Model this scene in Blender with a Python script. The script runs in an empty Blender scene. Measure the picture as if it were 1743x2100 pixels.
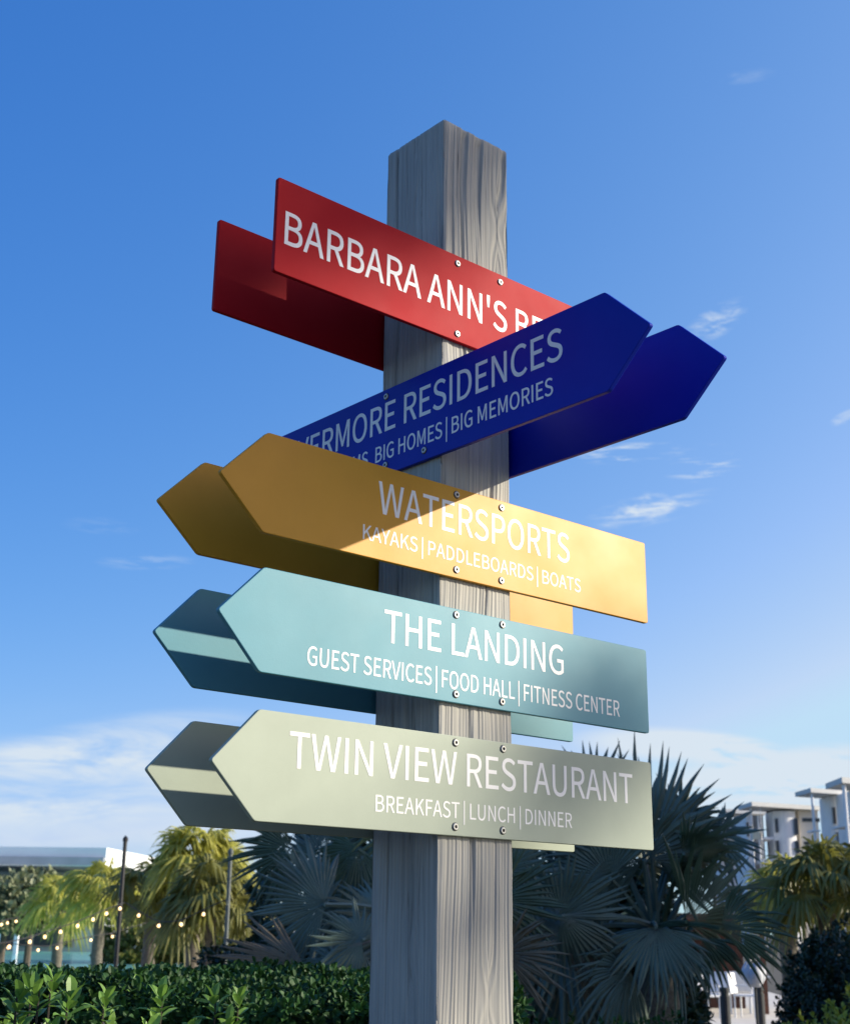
import bpy, bmesh, math, random
import numpy as np
from mathutils import Vector, Matrix, noise
from mathutils.geometry import delaunay_2d_cdt
R = math.radians
scene = bpy.context.scene
COL = scene.collection
random.seed(7)

# ------------------------------------------------------------------ camera
EYE = 1.60
cam_d = bpy.data.cameras.new('camera')
cam = bpy.data.objects.new('camera', cam_d)
COL.objects.link(cam)
CR = Vector((0.9999313, -0.0035286, 0.0111778)).normalized()
CF = Vector((0.0, 0.9536130, 0.3010354)).normalized()
CU = CR.cross(CF).normalized()
CR = CF.cross(CU).normalized()
cam.matrix_world = Matrix(((CR.x, CU.x, -CF.x, 0), (CR.y, CU.y, -CF.y, 0), (CR.z, CU.z, -CF.z, EYE), (0, 0, 0, 1)))
cam_d.sensor_fit = 'HORIZONTAL'
cam_d.sensor_width = 36.0
cam_d.lens = 36.0 * 3142.5 / 2000.0
cam_d.clip_start = 0.05
cam_d.clip_end = 9000
cam_d.dof.use_dof = True
cam_d.dof.focus_distance = 2.75
cam_d.dof.aperture_fstop = 11.0
scene.camera = cam
FD, CX, CY = 2738.6, 871.5, 1050.0

def ray(x, y):
    return (CR * ((x - CX) / FD) + CU * ((CY - y) / FD) + CF)

def at(x, y, Y):
    """point of the place seen at picture position x, y (1743 wide) and Y metres ahead"""
    d = ray(x, y)
    return Vector((0, 0, EYE)) + d * (Y / d.y)

# ------------------------------------------------------------------ world and sun
SUN_EL, SUN_AZ = R(23.0), R(87.7)            # azimuth clockwise from +Y
world = bpy.data.worlds.new('World')
scene.world = world
world.use_nodes = True
wn, wl = world.node_tree.nodes, world.node_tree.links
wn.clear()
def N(nodes, typ, **kw):
    n = nodes.new(typ)
    for k, v in kw.items():
        setattr(n, k, v)
    return n
sky = N(wn, 'ShaderNodeTexSky', sky_type='NISHITA', sun_disc=False, sun_elevation=SUN_EL, sun_rotation=SUN_AZ)
sky.altitude = 0.0; sky.air_density = 1.0; sky.dust_density = 0.35; sky.ozone_density = 2.2
bg = N(wn, 'ShaderNodeBackground')
bg.inputs['Strength'].default_value = 0.106
wout = N(wn, 'ShaderNodeOutputWorld')
wl.new(bg.outputs[0], wout.inputs[0])
tc = N(wn, 'ShaderNodeTexCoord')
def wmath(op, a, b=None, c=None):
    n = N(wn, 'ShaderNodeMath', operation=op)
    for i, v in enumerate((a, b, c)):
        if v is None: continue
        if isinstance(v, (int, float)): n.inputs[i].default_value = v
        else: wl.new(v, n.inputs[i])
    return n.outputs[0]
def wramp(v, a, b, lo=0.0, hi=1.0):
    n = N(wn, 'ShaderNodeMapRange', interpolation_type='SMOOTHSTEP')
    wl.new(v, n.inputs[0])
    n.inputs[1].default_value = a; n.inputs[2].default_value = b; n.inputs[3].default_value = lo; n.inputs[4].default_value = hi
    return n.outputs[0]
sep = N(wn, 'ShaderNodeSeparateXYZ'); wl.new(tc.outputs['Generated'], sep.inputs[0])
wz = sep.outputs['Z']; wxd = sep.outputs['X']
def wnoise(scale, rough, sx, sy, sz, off=0.0, detail=6.0, dist=0.0, roll=0.0):
    m = N(wn, 'ShaderNodeMapping')
    wl.new(tc.outputs['Generated'], m.inputs[0])
    m.inputs['Scale'].default_value = (sx, sy, sz)
    m.inputs['Location'].default_value = (off, off * .7, off * .3)
    m.inputs['Rotation'].default_value = (0, roll, 0)
    n = N(wn, 'ShaderNodeTexNoise')
    n.inputs['Scale'].default_value = scale; n.inputs['Detail'].default_value = detail
    n.inputs['Roughness'].default_value = rough; n.inputs['Distortion'].default_value = dist
    wl.new(m.outputs[0], n.inputs[0])
    return n.outputs['Fac']
# clear-sky colour: deeper blue overhead, paler towards the sun's side
sr = N(wn, 'ShaderNodeSeparateColor'); wl.new(sky.outputs[0], sr.inputs[0])
gc = N(wn, 'ShaderNodeCombineColor')
glow = wramp(wxd, 0.38, 0.95)
xcl = wmath('MINIMUM', wmath('MAXIMUM', wxd, -0.5), 0.5)
for ci, (ga, gg, gk, gm) in enumerate(((1.416, 1.373, 1.354, .52), (0.956, 0.874, 0.571, .74), (1.122, 0.552, 0.149, .93))):
    p = wmath('POWER', wmath('MULTIPLY', sr.outputs[ci], 0.15), gg)
    p = wmath('MULTIPLY', p, wmath('EXPONENT', wmath('MULTIPLY', xcl, gk)))
    lim = wmath('ADD', gm / 0.15, wmath('MULTIPLY', glow, (1.5, 1.45, 1.3)[ci] / 0.15))
    wl.new(wmath('MINIMUM', wmath('MULTIPLY', p, ga / 0.15), lim), gc.inputs[ci])
# low banks of cloud near the horizon
band = wnoise(3.0, 0.55, 1.0, 1.0, 6.0, off=1.7, detail=4, dist=0.3)
lowmask = wmath('MULTIPLY', wramp(wz, 0.00, 0.05), wramp(wz, 0.165, 0.10))
cl = []
SHARED = {}
def shared(scale, st, off, tilt):
    key = (scale, st)
    if key not in SHARED:
        SHARED[key] = wnoise(scale, 0.62, 1, 1, st, off=off, detail=5, dist=0.5, roll=R(6))
    return SHARED[key]
def blob(x, y, rx, ry, amt, scale, st, off, t0, t1, tilt=0.0):
    """a wisp of cloud round one direction of the sky"""
    d = ray(x, y).normalized()
    side = Vector((d.y, -d.x, 0)).normalized(); up = side.cross(d).normalized()
    s2 = side * math.cos(tilt) + up * math.sin(tilt); u2 = up * math.cos(tilt) - side * math.sin(tilt)
    def dot(v):
        n = N(wn, 'ShaderNodeVectorMath', operation='DOT_PRODUCT')
        wl.new(tc.outputs['Generated'], n.inputs[0]); n.inputs[1].default_value = v
        return n.outputs['Value']
    a = wmath('DIVIDE', dot(s2), rx / FD); b = wmath('DIVIDE', dot(u2), ry / FD)
    r2 = wmath('ADD', wmath('MULTIPLY', a, a), wmath('MULTIPLY', b, b))
    m = wmath('MULTIPLY', wramp(r2, 1.0, 0.0), wramp(dot(d), 0.2, 0.4))
    n = shared(scale, st, off, tilt)
    cl.append(wmath('MULTIPLY', wmath('MULTIPLY', m, wramp(n, t0, t1)), amt))
blob(1335, 1042, 150, 38, .8, 34, 3.4, 2.1, .44, .74, R(11))
blob(1300, 1058, 100, 22, .45, 26, 9.0, 2.1, .40, .66, R(9))
blob(1385, 1030, 100, 16, .5, 26, 9.0, 2.1, .38, .64, R(13))
blob(1275, 930, 130, 24, .8, 26, 9.0, 4.4, .47, .66, R(3))
blob(1440, 950, 90, 42, .6, 26, 9.0, 5.9, .52, .68, R(5))
blob(1465, 662, 85, 34, .6, 34, 3.4, 3.3, .42, .66, R(28))
blob(1535, 155, 60, 16, .15, 34, 3.4, 6.1, .38, .64, 0)
blob(1735, 855, 40, 14, .5, 34, 3.4, 1.1, .35, .60, R(20))
blob(300, 1152, 110, 20, .2, 26, 9.0, 8.3, .44, .64, R(4))
blob(210, 1080, 90, 22, .1, 26, 9.0, 9.3, .42, .66, 0)
blob(1380, 1528, 230, 40, 1.1, 9, 5.0, 2.6, .36, .48, R(-4))
blob(1450, 1522, 160, 22, .6, 26, 9.0, 2.6, .36, .56, R(-5))
blob(1640, 1585, 330, 60, 1.25, 9, 5.0, 7.7, .34, .47, R(3))
blob(1560, 1650, 420, 60, .75, 9, 5.0, 3.7, .32, .56, R(0))
blob(230, 1530, 340, 66, .62, 9, 5.0, 5.2, .32, .66, R(12))
blob(120, 1600, 480, 100, .7, 9, 5.0, 1.9, .28, .66, R(4))
blob(100, 1690, 600, 75, .5, 9, 5.0, 1.2, .32, .60, R(0))
tot = wmath('MULTIPLY', wmath('MULTIPLY', wramp(band, .45, .75), lowmask), 0.35)
for c in cl:
    tot = wmath('ADD', tot, c)
tot = wmath('MINIMUM', tot, 0.93)
mix = N(wn, 'ShaderNodeMixRGB')
wl.new(tot, mix.inputs[0]); wl.new(gc.outputs[0], mix.inputs[1])
mix.inputs[2].default_value = (4.7, 5.3, 5.9, 1)
wl.new(mix.outputs[0], bg.inputs['Color'])

sun_d = bpy.data.lights.new('sun', 'SUN')
sun_d.energy = 5.0; sun_d.angle = R(0.53); sun_d.color = (1.0, 0.91, 0.75)
sun = bpy.data.objects.new('sun', sun_d); COL.objects.link(sun)
SUNV = Vector((math.sin(SUN_AZ) * math.cos(SUN_EL), math.cos(SUN_AZ) * math.cos(SUN_EL), math.sin(SUN_EL)))
sun.rotation_euler = SUNV.to_track_quat('Z', 'Y').to_euler()
sun.location = SUNV * 60

scene.view_settings.view_transform = 'Standard'
scene.view_settings.look = 'None'
scene.view_settings.exposure = 0.5
scene.view_settings.gamma = 1.0

# ------------------------------------------------------------------ materials
def new_mat(name):
    m = bpy.data.materials.new(name); m.use_nodes = True
    nt = m.node_tree
    return m, nt, nt.nodes['Principled BSDF'], nt.nodes['Material Output']

def mat(name, col, rough=.6, metal=0.0, var=.12, scale=6.0, bump=0.0, bscale=None, spec=.5, trans=0.0, stretch=(1, 1, 1), coat=0.0):
    m, nt, b, out = new_mat(name)
    n = nt.nodes; l = nt.links
    tcn = n.new('ShaderNodeTexCoord'); mp = n.new('ShaderNodeMapping'); mp.inputs['Scale'].default_value = stretch
    l.new(tcn.outputs['Object'], mp.inputs[0])
    nz = n.new('ShaderNodeTexNoise'); nz.inputs['Scale'].default_value = scale; nz.inputs['Detail'].default_value = 6
    l.new(mp.outputs[0], nz.inputs[0])
    rp = n.new('ShaderNodeValToRGB')
    rp.color_ramp.elements[0].position = .3; rp.color_ramp.elements[1].position = .7
    rp.color_ramp.elements[0].color = (*[c * (1 - var) for c in col], 1)
    rp.color_ramp.elements[1].color = (*[min(1, c * (1 + var)) for c in col], 1)
    l.new(nz.outputs['Fac'], rp.inputs[0]); l.new(rp.outputs[0], b.inputs['Base Color'])
    b.inputs['Roughness'].default_value = rough; b.inputs['Metallic'].default_value = metal
    b.inputs['Specular IOR Level'].default_value = spec
    b.inputs['Coat Weight'].default_value = coat
    if bump:
        n2 = n.new('ShaderNodeTexNoise'); n2.inputs['Scale'].default_value = bscale or scale * 4; n2.inputs['Detail'].default_value = 4
        l.new(mp.outputs[0], n2.inputs[0])
        bp = n.new('ShaderNodeBump'); bp.inputs['Strength'].default_value = bump; bp.inputs['Distance'].default_value = .01
        l.new(n2.outputs['Fac'], bp.inputs['Height']); l.new(bp.outputs[0], b.inputs['Normal'])
    if trans:
        t = n.new('ShaderNodeBsdfTranslucent'); l.new(rp.outputs[0], t.inputs[0])
        mx = n.new('ShaderNodeMixShader'); mx.inputs[0].default_value = trans
        l.new(b.outputs[0], mx.inputs[1]); l.new(t.outputs[0], mx.inputs[2]); l.new(mx.outputs[0], out.inputs[0])
    return m

def emit(name, col, s):
    m, nt, b, out = new_mat(name)
    b.inputs['Base Color'].default_value = (.8, .7, .5, 1)
    b.inputs['Emission Color'].default_value = (*col, 1); b.inputs['Emission Strength'].default_value = s
    return m

# ------------------------------------------------------------------ mesh helpers
class MB:
    def __init__(self):
        self.v = []; self.f = []; self.mi = []
    def add(self, vs, fs, mi=0):
        o = len(self.v)
        self.v.extend([tuple(p) for p in vs]); self.f.extend([tuple(i + o for i in q) for q in fs]); self.mi.extend([mi] * len(fs))
        return self
    def box(self, x0, x1, y0, y1, z0, z1, mi=0, M=None):
        p = [Vector(c) for c in ((x0, y0, z0), (x1, y0, z0), (x1, y1, z0), (x0, y1, z0), (x0, y0, z1), (x1, y0, z1), (x1, y1, z1), (x0, y1, z1))]
        if M is not None: p = [M @ q for q in p]
        return self.add(p, [(0, 3, 2, 1), (4, 5, 6, 7), (0, 1, 5, 4), (1, 2, 6, 5), (2, 3, 7, 6), (3, 0, 4, 7)], mi)
    def prism(self, pts, z0, z1, mi=0):
        n = len(pts)
        v = [(p[0], p[1], z0) for p in pts] + [(p[0], p[1], z1) for p in pts]
        f = [tuple(range(n - 1, -1, -1)), tuple(range(n, 2 * n))] + [(i, (i + 1) % n, n + (i + 1) % n, n + i) for i in range(n)]
        return self.add(v, f, mi)
    def tube(self, pts, rad, n=8, mi=0, caps=True):
        pts = [Vector(p) for p in pts]
        if not hasattr(rad, '__len__'): rad = [rad] * len(pts)
        vs = []; fs = []
        prev = None
        for i, p in enumerate(pts):
            d = (pts[min(i + 1, len(pts) - 1)] - pts[max(i - 1, 0)])
            if d.length < 1e-9: d = Vector((0, 0, 1))
            d.normalize()
            if prev is None:
                a = d.orthogonal().normalized()
            else:
                a = (prev - d * prev.dot(d))
                a = a.normalized() if a.length > 1e-6 else d.orthogonal().normalized()
            prev = a; b = d.cross(a)
            for k in range(n):
                t = 2 * math.pi * k / n
                vs.append(p + (a * math.cos(t) + b * math.sin(t)) * rad[i])
        for i in range(len(pts) - 1):
            for k in range(n):
                fs.append((i * n + k, i * n + (k + 1) % n, (i + 1) * n + (k + 1) % n, (i + 1) * n + k))
        if caps:
            fs.append(tuple(range(n - 1, -1, -1))); fs.append(tuple(range((len(pts) - 1) * n, len(pts) * n)))
        return self.add(vs, fs, mi)
    def lathe(self, prof, n=16, c=(0, 0, 0), mi=0, M=None):
        vs = []; fs = []
        for r, z in prof:
            for k in range(n):
                t = 2 * math.pi * k / n
                p = Vector((r * math.cos(t), r * math.sin(t), z))
                if M is not None: p = M @ p
                vs.append(p + Vector(c))
        for i in range(len(prof) - 1):
            for k in range(n):
                fs.append((i * n + k, i * n + (k + 1) % n, (i + 1) * n + (k + 1) % n, (i + 1) * n + k))
        if prof[0][0] > 1e-5: fs.append(tuple(range(n - 1, -1, -1)))
        if prof[-1][0] > 1e-5: fs.append(tuple(range((len(prof) - 1) * n, len(prof) * n)))
        return self.add(vs, fs, mi)
    def build(self, name, mats, parent=None, smooth=False, loc=None):
        me = bpy.data.meshes.new(name)
        me.from_pydata(self.v, [], self.f)
        if not isinstance(mats, (list, tuple)): mats = [mats]
        for m in mats: me.materials.append(m)
        if len(mats) > 1: me.polygons.foreach_set('material_index', self.mi)
        if smooth: me.polygons.foreach_set('use_smooth', [True] * len(me.polygons))
        me.update()
        o = bpy.data.objects.new(name, me); COL.objects.link(o)
        if parent is not None: o.parent = parent
        if loc is not None: o.location = loc
        return o

def tag(o, label=None, cat=None, group=None, kind=None):
    if label: o['label'] = label
    if cat: o['category'] = cat
    if group: o['group'] = group
    if kind: o['kind'] = kind
    return o
def thing(name, label, cat, loc=(0, 0, 0), rz=0.0, group=None):
    o = bpy.data.objects.new(name, None); COL.objects.link(o)
    o.empty_display_size = .2
    o.location = loc; o.rotation_euler = (0, 0, rz)
    return tag(o, label, cat, group)
def bevel(o, w, seg=2):
    m = o.modifiers.new('bevel', 'BEVEL'); m.width = w; m.segments = seg; m.limit_method = 'ANGLE'; m.angle_limit = R(30)
    return o

# ------------------------------------------------------------------ signpost
GLYPH = {"A":[426,[[[61,171,3,0,25,0],[46,0,68,0,85,52],[101,105,118,157,180,157],[243,157,305,157,322,105],[338,52,354,0,377,0],[400,0,423,0,365,171],[307,342,249,513,225,513],[201,513,176,513,119,342]],[[186,208,134,208,142,234],[151,261,159,287,177,345],[194,401,210,461,211,461],[212,461,213,461,230,401],[246,345,265,287,273,261],[281,234,289,208,237,208]]]],"B":[460,[[[71,171,71,0,125,0],[180,0,234,0,349,0],[429,50,429,151,429,221],[385,261,324,273,324,274],[324,275,324,277,373,292],[399,337,399,388,399,478],[326,513,223,513,172,513],[121,513,71,513,71,342]],[[161,296,135,296,135,351],[135,407,135,462,162,462],[188,462,214,462,295,462],[335,440,335,380,335,327],[300,296,211,296,186,296]],[[165,52,135,52,135,116],[135,181,135,245,165,245],[195,245,225,245,315,245],[365,216,365,153,365,83],[313,52,225,52,195,52]]]],"C":[447,[[[136,-9,264,-9,331,-9],[381,18,422,64,410,78],[398,92,386,106,353,69],[316,48,267,48,169,48],[107,129,107,258,107,387],[172,466,269,466,313,466],[347,446,374,417,386,431],[397,445,409,459,380,492],[331,522,268,522,138,522],[41,422,41,256,41,90]]]],"D":[482,[[[71,171,71,0,114,0],[158,0,202,0,356,0],[440,96,440,258,440,422],[356,513,199,513,156,513],[113,513,71,513,71,342]],[[155,53,135,53,135,189],[135,325,135,461,155,461],[174,461,193,461,314,461],[374,389,374,258,374,129],[314,53,193,53,174,53]]]],"E":[412,[[[71,171,71,0,172,0],[273,0,374,0,374,18],[374,37,374,55,294,55],[215,55,135,55,135,118],[135,180,135,242,200,242],[265,242,330,242,330,261],[330,279,330,298,265,298],[200,298,135,298,135,351],[135,405,135,459,212,459],[289,459,366,459,366,477],[366,495,366,513,268,513],[169,513,71,513,71,342]]]],"F":[387,[[[71,171,71,0,92,0],[114,0,135,0,135,77],[135,154,135,230,201,230],[266,230,331,230,331,249],[331,267,331,285,266,285],[201,285,135,285,135,343],[135,401,135,459,212,459],[289,459,366,459,366,477],[366,495,366,513,268,513],[169,513,71,513,71,342]]]],"G":[482,[[[137,-9,272,-9,341,-9],[398,16,431,50,431,122],[431,194,431,266,374,266],[318,266,262,266,262,248],[262,230,262,212,298,212],[335,212,371,212,371,167],[371,123,371,78,351,59],[315,48,279,48,169,48],[107,129,107,258,107,387],[174,466,278,466,329,466],[363,444,389,417,400,431],[412,445,424,459,394,490],[347,522,276,522,140,522],[41,422,41,256,41,90]]]],"H":[510,[[[71,171,71,0,92,0],[114,0,135,0,135,81],[135,162,135,242,215,242],[295,242,375,242,375,162],[375,81,375,0,396,0],[418,0,440,0,440,171],[440,342,440,513,418,513],[396,513,375,513,375,442],[375,370,375,298,295,298],[215,298,135,298,135,370],[135,442,135,513,114,513],[92,513,71,513,71,342]]]],"I":[205,[[[71,171,71,0,92,0],[114,0,135,0,135,171],[135,342,135,513,114,513],[92,513,71,513,71,342]]]],"K":[452,[[[71,171,71,0,92,0],[114,0,135,0,135,54],[135,108,135,162,165,197],[194,232,223,268,275,178],[326,89,377,0,401,0],[426,0,450,0,388,106],[326,212,264,319,318,384],[371,448,425,513,401,513],[376,513,352,513,280,427],[208,342,137,256,136,256],[136,256,135,256,135,342],[135,427,135,513,114,513],[92,513,71,513,71,342]]]],"L":[380,[[[71,171,71,0,167,0],[264,0,360,0,360,18],[360,37,360,55,285,55],[210,55,135,55,135,208],[135,361,135,513,114,513],[92,513,71,513,71,342]]]],"M":[569,[[[71,171,71,0,90,0],[109,0,129,0,129,95],[129,190,129,284,129,328],[125,391,120,436,121,436],[122,436,123,436,137,397],[151,358,165,319,197,230],[229,141,262,52,276,52],[291,52,305,52,338,141],[370,230,402,319,416,358],[430,397,443,436,444,436],[445,436,446,436,443,391],[438,328,438,284,438,190],[438,95,438,0,458,0],[478,0,498,0,498,171],[498,342,498,513,472,513],[446,513,420,513,387,422],[355,330,322,239,310,204],[300,167,286,132,285,132],[285,132,284,132,271,167],[260,204,246,239,214,330],[181,422,148,513,123,513],[97,513,71,513,71,342]]]],"N":[506,[[[71,171,71,0,91,0],[111,0,132,0,132,90],[132,180,132,270,132,324],[127,378,124,430,125,430],[126,430,127,430,145,395],[164,359,182,324,244,216],[307,108,369,0,391,0],[413,0,436,0,436,171],[436,342,436,513,415,513],[394,513,374,513,374,424],[374,335,374,246,374,193],[379,135,383,84,382,84],[381,84,380,84,361,119],[343,155,324,190,262,298],[199,405,137,513,115,513],[93,513,71,513,71,342]]]],"O":[520,[[[131,-9,260,-9,389,-9],[479,94,479,258,479,423],[389,522,260,522,131,522],[41,423,41,258,41,94]],[[352,48,260,48,167,48],[107,130,107,258,107,387],[167,466,260,466,352,466],[412,387,412,258,412,130]]]],"P":[443,[[[71,171,71,0,92,0],[114,0,135,0,135,68],[135,136,135,204,163,204],[192,204,220,204,333,204],[409,254,409,363,409,475],[332,513,217,513,168,513],[120,513,71,513,71,342]],[[161,257,135,257,135,325],[135,393,135,461,160,461],[184,461,209,461,299,461],[345,438,345,363,345,289],[302,257,211,257,186,257]]]],"R":[445,[[[164,270,135,270,135,333],[135,397,135,461,164,461],[193,461,221,461,302,461],[346,437,346,370,346,303],[302,270,221,270,193,270]],[[311,73,352,0,377,0],[401,0,425,0,382,75],[338,150,295,225,364,242],[410,289,410,370,410,476],[335,513,231,513,178,513],[124,513,71,513,71,342],[71,171,71,0,92,0],[114,0,135,0,135,73],[135,145,135,218,166,218],[197,218,228,218,269,145]]]],"S":[417,[[[140,-9,213,-9,320,-9],[387,55,387,137,387,213],[341,248,282,274,257,284],[233,295,209,305,169,322],[123,341,123,391,123,437],[161,466,219,466,267,466],[305,447,336,418,347,432],[359,446,370,459,334,496],[280,522,219,522,126,522],[57,466,57,387,57,312],[114,275,162,255,186,244],[211,233,235,223,284,201],[321,184,321,131,321,81],[282,48,214,48,160,48],[109,73,72,111,59,96],[46,81,34,67,78,20]]]],"T":[419,[[[177,153,177,0,199,0],[221,0,242,0,242,153],[242,306,242,459,294,459],[346,459,398,459,398,477],[398,495,398,513,272,513],[147,513,22,513,22,495],[22,477,22,459,74,459],[125,459,177,459,177,306]]]],"U":[505,[[[148,-9,253,-9,357,-9],[437,47,437,211,437,312],[437,413,437,513,416,513],[395,513,375,513,375,412],[375,311,375,210,375,87],[321,48,253,48,186,48],[133,87,133,210,133,311],[133,412,133,513,112,513],[90,513,69,513,69,413],[69,312,69,211,69,47]]]],"V":[403,[[[110,171,165,0,190,0],[215,0,239,0,294,171],[348,342,403,513,381,513],[359,513,337,513,309,421],[282,328,254,235,237,175],[224,126,204,66,204,66],[203,66,202,66,183,126],[169,175,152,235,124,328],[96,421,69,513,46,513],[23,513,1,513,55,342]]]],"W":[615,[[[91,171,127,0,152,0],[178,0,204,0,229,103],[255,206,280,310,289,350],[298,387,306,426,307,426],[308,426,309,426,317,387],[325,350,334,310,360,206],[386,103,412,0,438,0],[464,0,490,0,525,171],[561,342,596,513,575,513],[555,513,534,513,516,420],[497,327,479,234,470,179],[460,123,451,67,450,67],[448,67,447,67,434,123],[423,179,410,234,387,327],[363,420,339,513,319,513],[299,513,279,513,256,420],[232,327,209,234,196,179],[183,123,172,67,171,67],[170,67,169,67,159,123],[149,179,139,234,121,327],[103,420,85,513,63,513],[40,513,18,513,54,342]]]],"Y":[372,[[[153,66,153,0,175,0],[196,0,218,0,218,66],[218,133,218,199,269,304],[321,408,373,513,350,513],[328,513,305,513,283,465],[261,417,239,368,223,331],[206,294,188,256,187,256],[186,256,185,256,167,294],[151,331,134,368,112,417],[90,465,68,513,45,513],[22,513,-1,513,51,408],[102,304,153,199,153,133]]]],"'":[195,[[[73,382,77,338,90,338],[104,338,117,338,121,382],[125,425,129,468,129,492],[130,516,130,540,108,540],[85,540,63,540,63,516],[64,492,64,468,69,425]]]],",":[195,[[[47,-120,53,-133,116,-106],[155,-54,155,13,155,60],[134,88,101,88,75,88],[53,71,53,43,53,15],[74,-1,99,-1,102,-1],[105,-1,107,-1,106,-43],[81,-76,37,-95,42,-108]]]],"|":[189,[[[72,65,72,-195,87,-195],[102,-195,117,-195,117,65],[117,326,117,587,102,587],[87,587,72,587,72,326]]]]}
CAPH = 513.0 + 0.0
S = 0.2
POST_ROT = 0.7155008
CORNER = Vector((0.0324084, 2.6089563, 0.0))
TOP = EYE + 1.7590107
root = thing('signpost', 'weathered square wooden signpost with ten coloured direction boards screwed to it', 'signpost', CORNER, POST_ROT)

def wood_mat():
    m, nt, b, out = new_mat('weathered_wood')
    n, l = nt.nodes, nt.links
    tcn = n.new('ShaderNodeTexCoord')
    def nz(sc, st, det=6, dist=0.0, rough=.6):
        mp = n.new('ShaderNodeMapping'); mp.inputs['Scale'].default_value = st; l.new(tcn.outputs['Object'], mp.inputs[0])
        t = n.new('ShaderNodeTexNoise'); t.inputs['Scale'].default_value = sc; t.inputs['Detail'].default_value = det
        t.inputs['Distortion'].default_value = dist; t.inputs['Roughness'].default_value = rough
        l.new(mp.outputs[0], t.inputs[0]); return t.outputs['Fac']
    def ramp(f, stops):
        r = n.new('ShaderNodeValToRGB'); e = r.color_ramp.elements
        e[0].position, e[0].color = stops[0][0], (*stops[0][1], 1)
        e[1].position, e[1].color = stops[-1][0], (*stops[-1][1], 1)
        for p, c in stops[1:-1]:
            q = e.new(p); q.color = (*c, 1)
        l.new(f, r.inputs[0]); return r.outputs[0]
    fine = nz(95, (1, 1, .022), 8, 1.3)
    broad = nz(9, (1, 1, .12), 5, .5)
    patch = nz(2.2, (1, 1, .7), 4)
    c1 = ramp(fine, [(.27, (.14, .138, .125)), (.37, (.36, .357, .33)), (.62, (.46, .455, .42))])
    c2 = ramp(broad, [(.3, (.82, .82, .82)), (.7, (1.08, 1.06, 1.02))])
    c3 = ramp(patch, [(.35, (.82, .84, .86)), (.65, (1.05, 1.03, 1.0))])
    def mul(a, c):
        x = n.new('ShaderNodeMixRGB'); x.blend_type = 'MULTIPLY'; x.inputs[0].default_value = 1
        l.new(a, x.inputs[1]); l.new(c, x.inputs[2]); return x.outputs[0]
    l.new(mul(mul(c1, c2), c3), b.inputs['Base Color'])
    b.inputs['Roughness'].default_value = .82
    b.inputs['Specular IOR Level'].default_value = .25
    f2 = nz(190, (1, 1, .025), 5, .3)
    bp = n.new('ShaderNodeBump'); bp.inputs['Strength'].default_value = .55; bp.inputs['Distance'].default_value = .0012
    l.new(f2, bp.inputs['Height']); l.new(bp.outputs[0], b.inputs['Normal'])
    return m
WOOD = wood_mat()

def grain(face, a, z):
    """relief of the sawn face in metres; a runs across it, z up"""
    o = face * 13.7
    kn = 0.0
    for (kf, ka, kz, kr) in KNOTS:
        if kf == face:
            d2 = ((a - ka) / kr) ** 2 + ((z - kz) / (kr * 3.2)) ** 2
            kn += math.copysign(1, a - ka) * kr * .9 * math.exp(-d2)
    w = a + kn + .020 * noise.noise((a * 5 + o, z * 2.2, o)) + .006 * noise.noise((a * 24 + o, z * 5, 3 + o))
    h = .0005 * math.sin(w * 2 * math.pi * 105 + 9 * noise.noise((w * 18, z * .35 + o, 1.0)))
    h += .0016 * noise.noise((w * 210 + o, z * .8, 7))
    h += .0013 * noise.noise((w * 85 + o, z * .9, 11))
    h += .0011 * noise.noise((a * 7 + o, z * 2.0, 9))
    cr = noise.noise((w * 62 + o, z * 1.35, 20))
    if cr > .27: h -= .022 * (cr - .27)
    return h * min(1.0, .12 + (TOP - z) / .03)
KNOTS = [(1, .165, TOP - .22, .024), (0, .115, TOP - .10, .026), (1, .13, TOP - 1.88, .02), (1, .07, TOP - 2.05, .014), (0, .12, TOP - 1.8, .02), (1, .12, TOP - .62, .018)]

def make_post():
    n = 120
    zs = [0, .3, .6, .9, 1.1, 1.25] + list(np.linspace(1.35, TOP - .006, 330))
    rc = .006
    vs = []; fs = []
    # the four faces in order: left (u=0, v from S to 0), right (v=0, u from 0 to S), and the two at the back
    O = [Vector((0, S)), Vector((0, 0)), Vector((S, 0)), Vector((S, S))]
    T = [Vector((0, -1)), Vector((1, 0)), Vector((0, 1)), Vector((-1, 0))]
    NN = [Vector((-1, 0)), Vector((0, -1)), Vector((1, 0)), Vector((0, 1))]
    ring = 4 * n
    for zi, z in enumerate(zs):
        for f in range(4):
            for k in range(n):
                a = (k + .5) / n * S
                h = grain(f, a, z)
                e = min(a, S - a)
                rnd = 0.0
                if e < rc: rnd = rc - math.sqrt(max(0, rc * rc - (rc - e) ** 2)); h *= e / rc
                if e < .012: h += .0022 * min(1, (TOP - z) / .04) * noise.noise((f + (a > .1), z * 16, 5)) * (1 - e / .012)
                p = O[f] + T[f] * a + NN[f] * (h - rnd * .8)
                vs.append((p.x, p.y, z))
    for i in range(len(zs) - 1):
        for k in range(ring):
            fs.append((i * ring + k, i * ring + (k + 1) % ring, (i + 1) * ring + (k + 1) % ring, (i + 1) * ring + k))
    # chamfer and sawn top
    b = (len(zs) - 1) * ring
    cx = Vector((S / 2, S / 2))
    for s_, z in ((.975, TOP - .001), (.93, TOP)):
        o = len(vs)
        for k in range(ring):
            q = Vector(vs[b + k][:2]); q = cx + (q - cx) * s_
            vs.append((q.x, q.y, z + .0006 * noise.noise((q.x * 60, q.y * 60, 2))))
        p0 = o - ring if o - ring > b else b
        for k in range(ring):
            fs.append((p0 + k, p0 + (k + 1) % ring, o + (k + 1) % ring, o + k))
    fs.append(tuple(range(len(vs) - ring, len(vs))))
    mb = MB(); mb.add(vs, fs)
    return mb.build('post', WOOD, root, smooth=True)
make_post()

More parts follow.
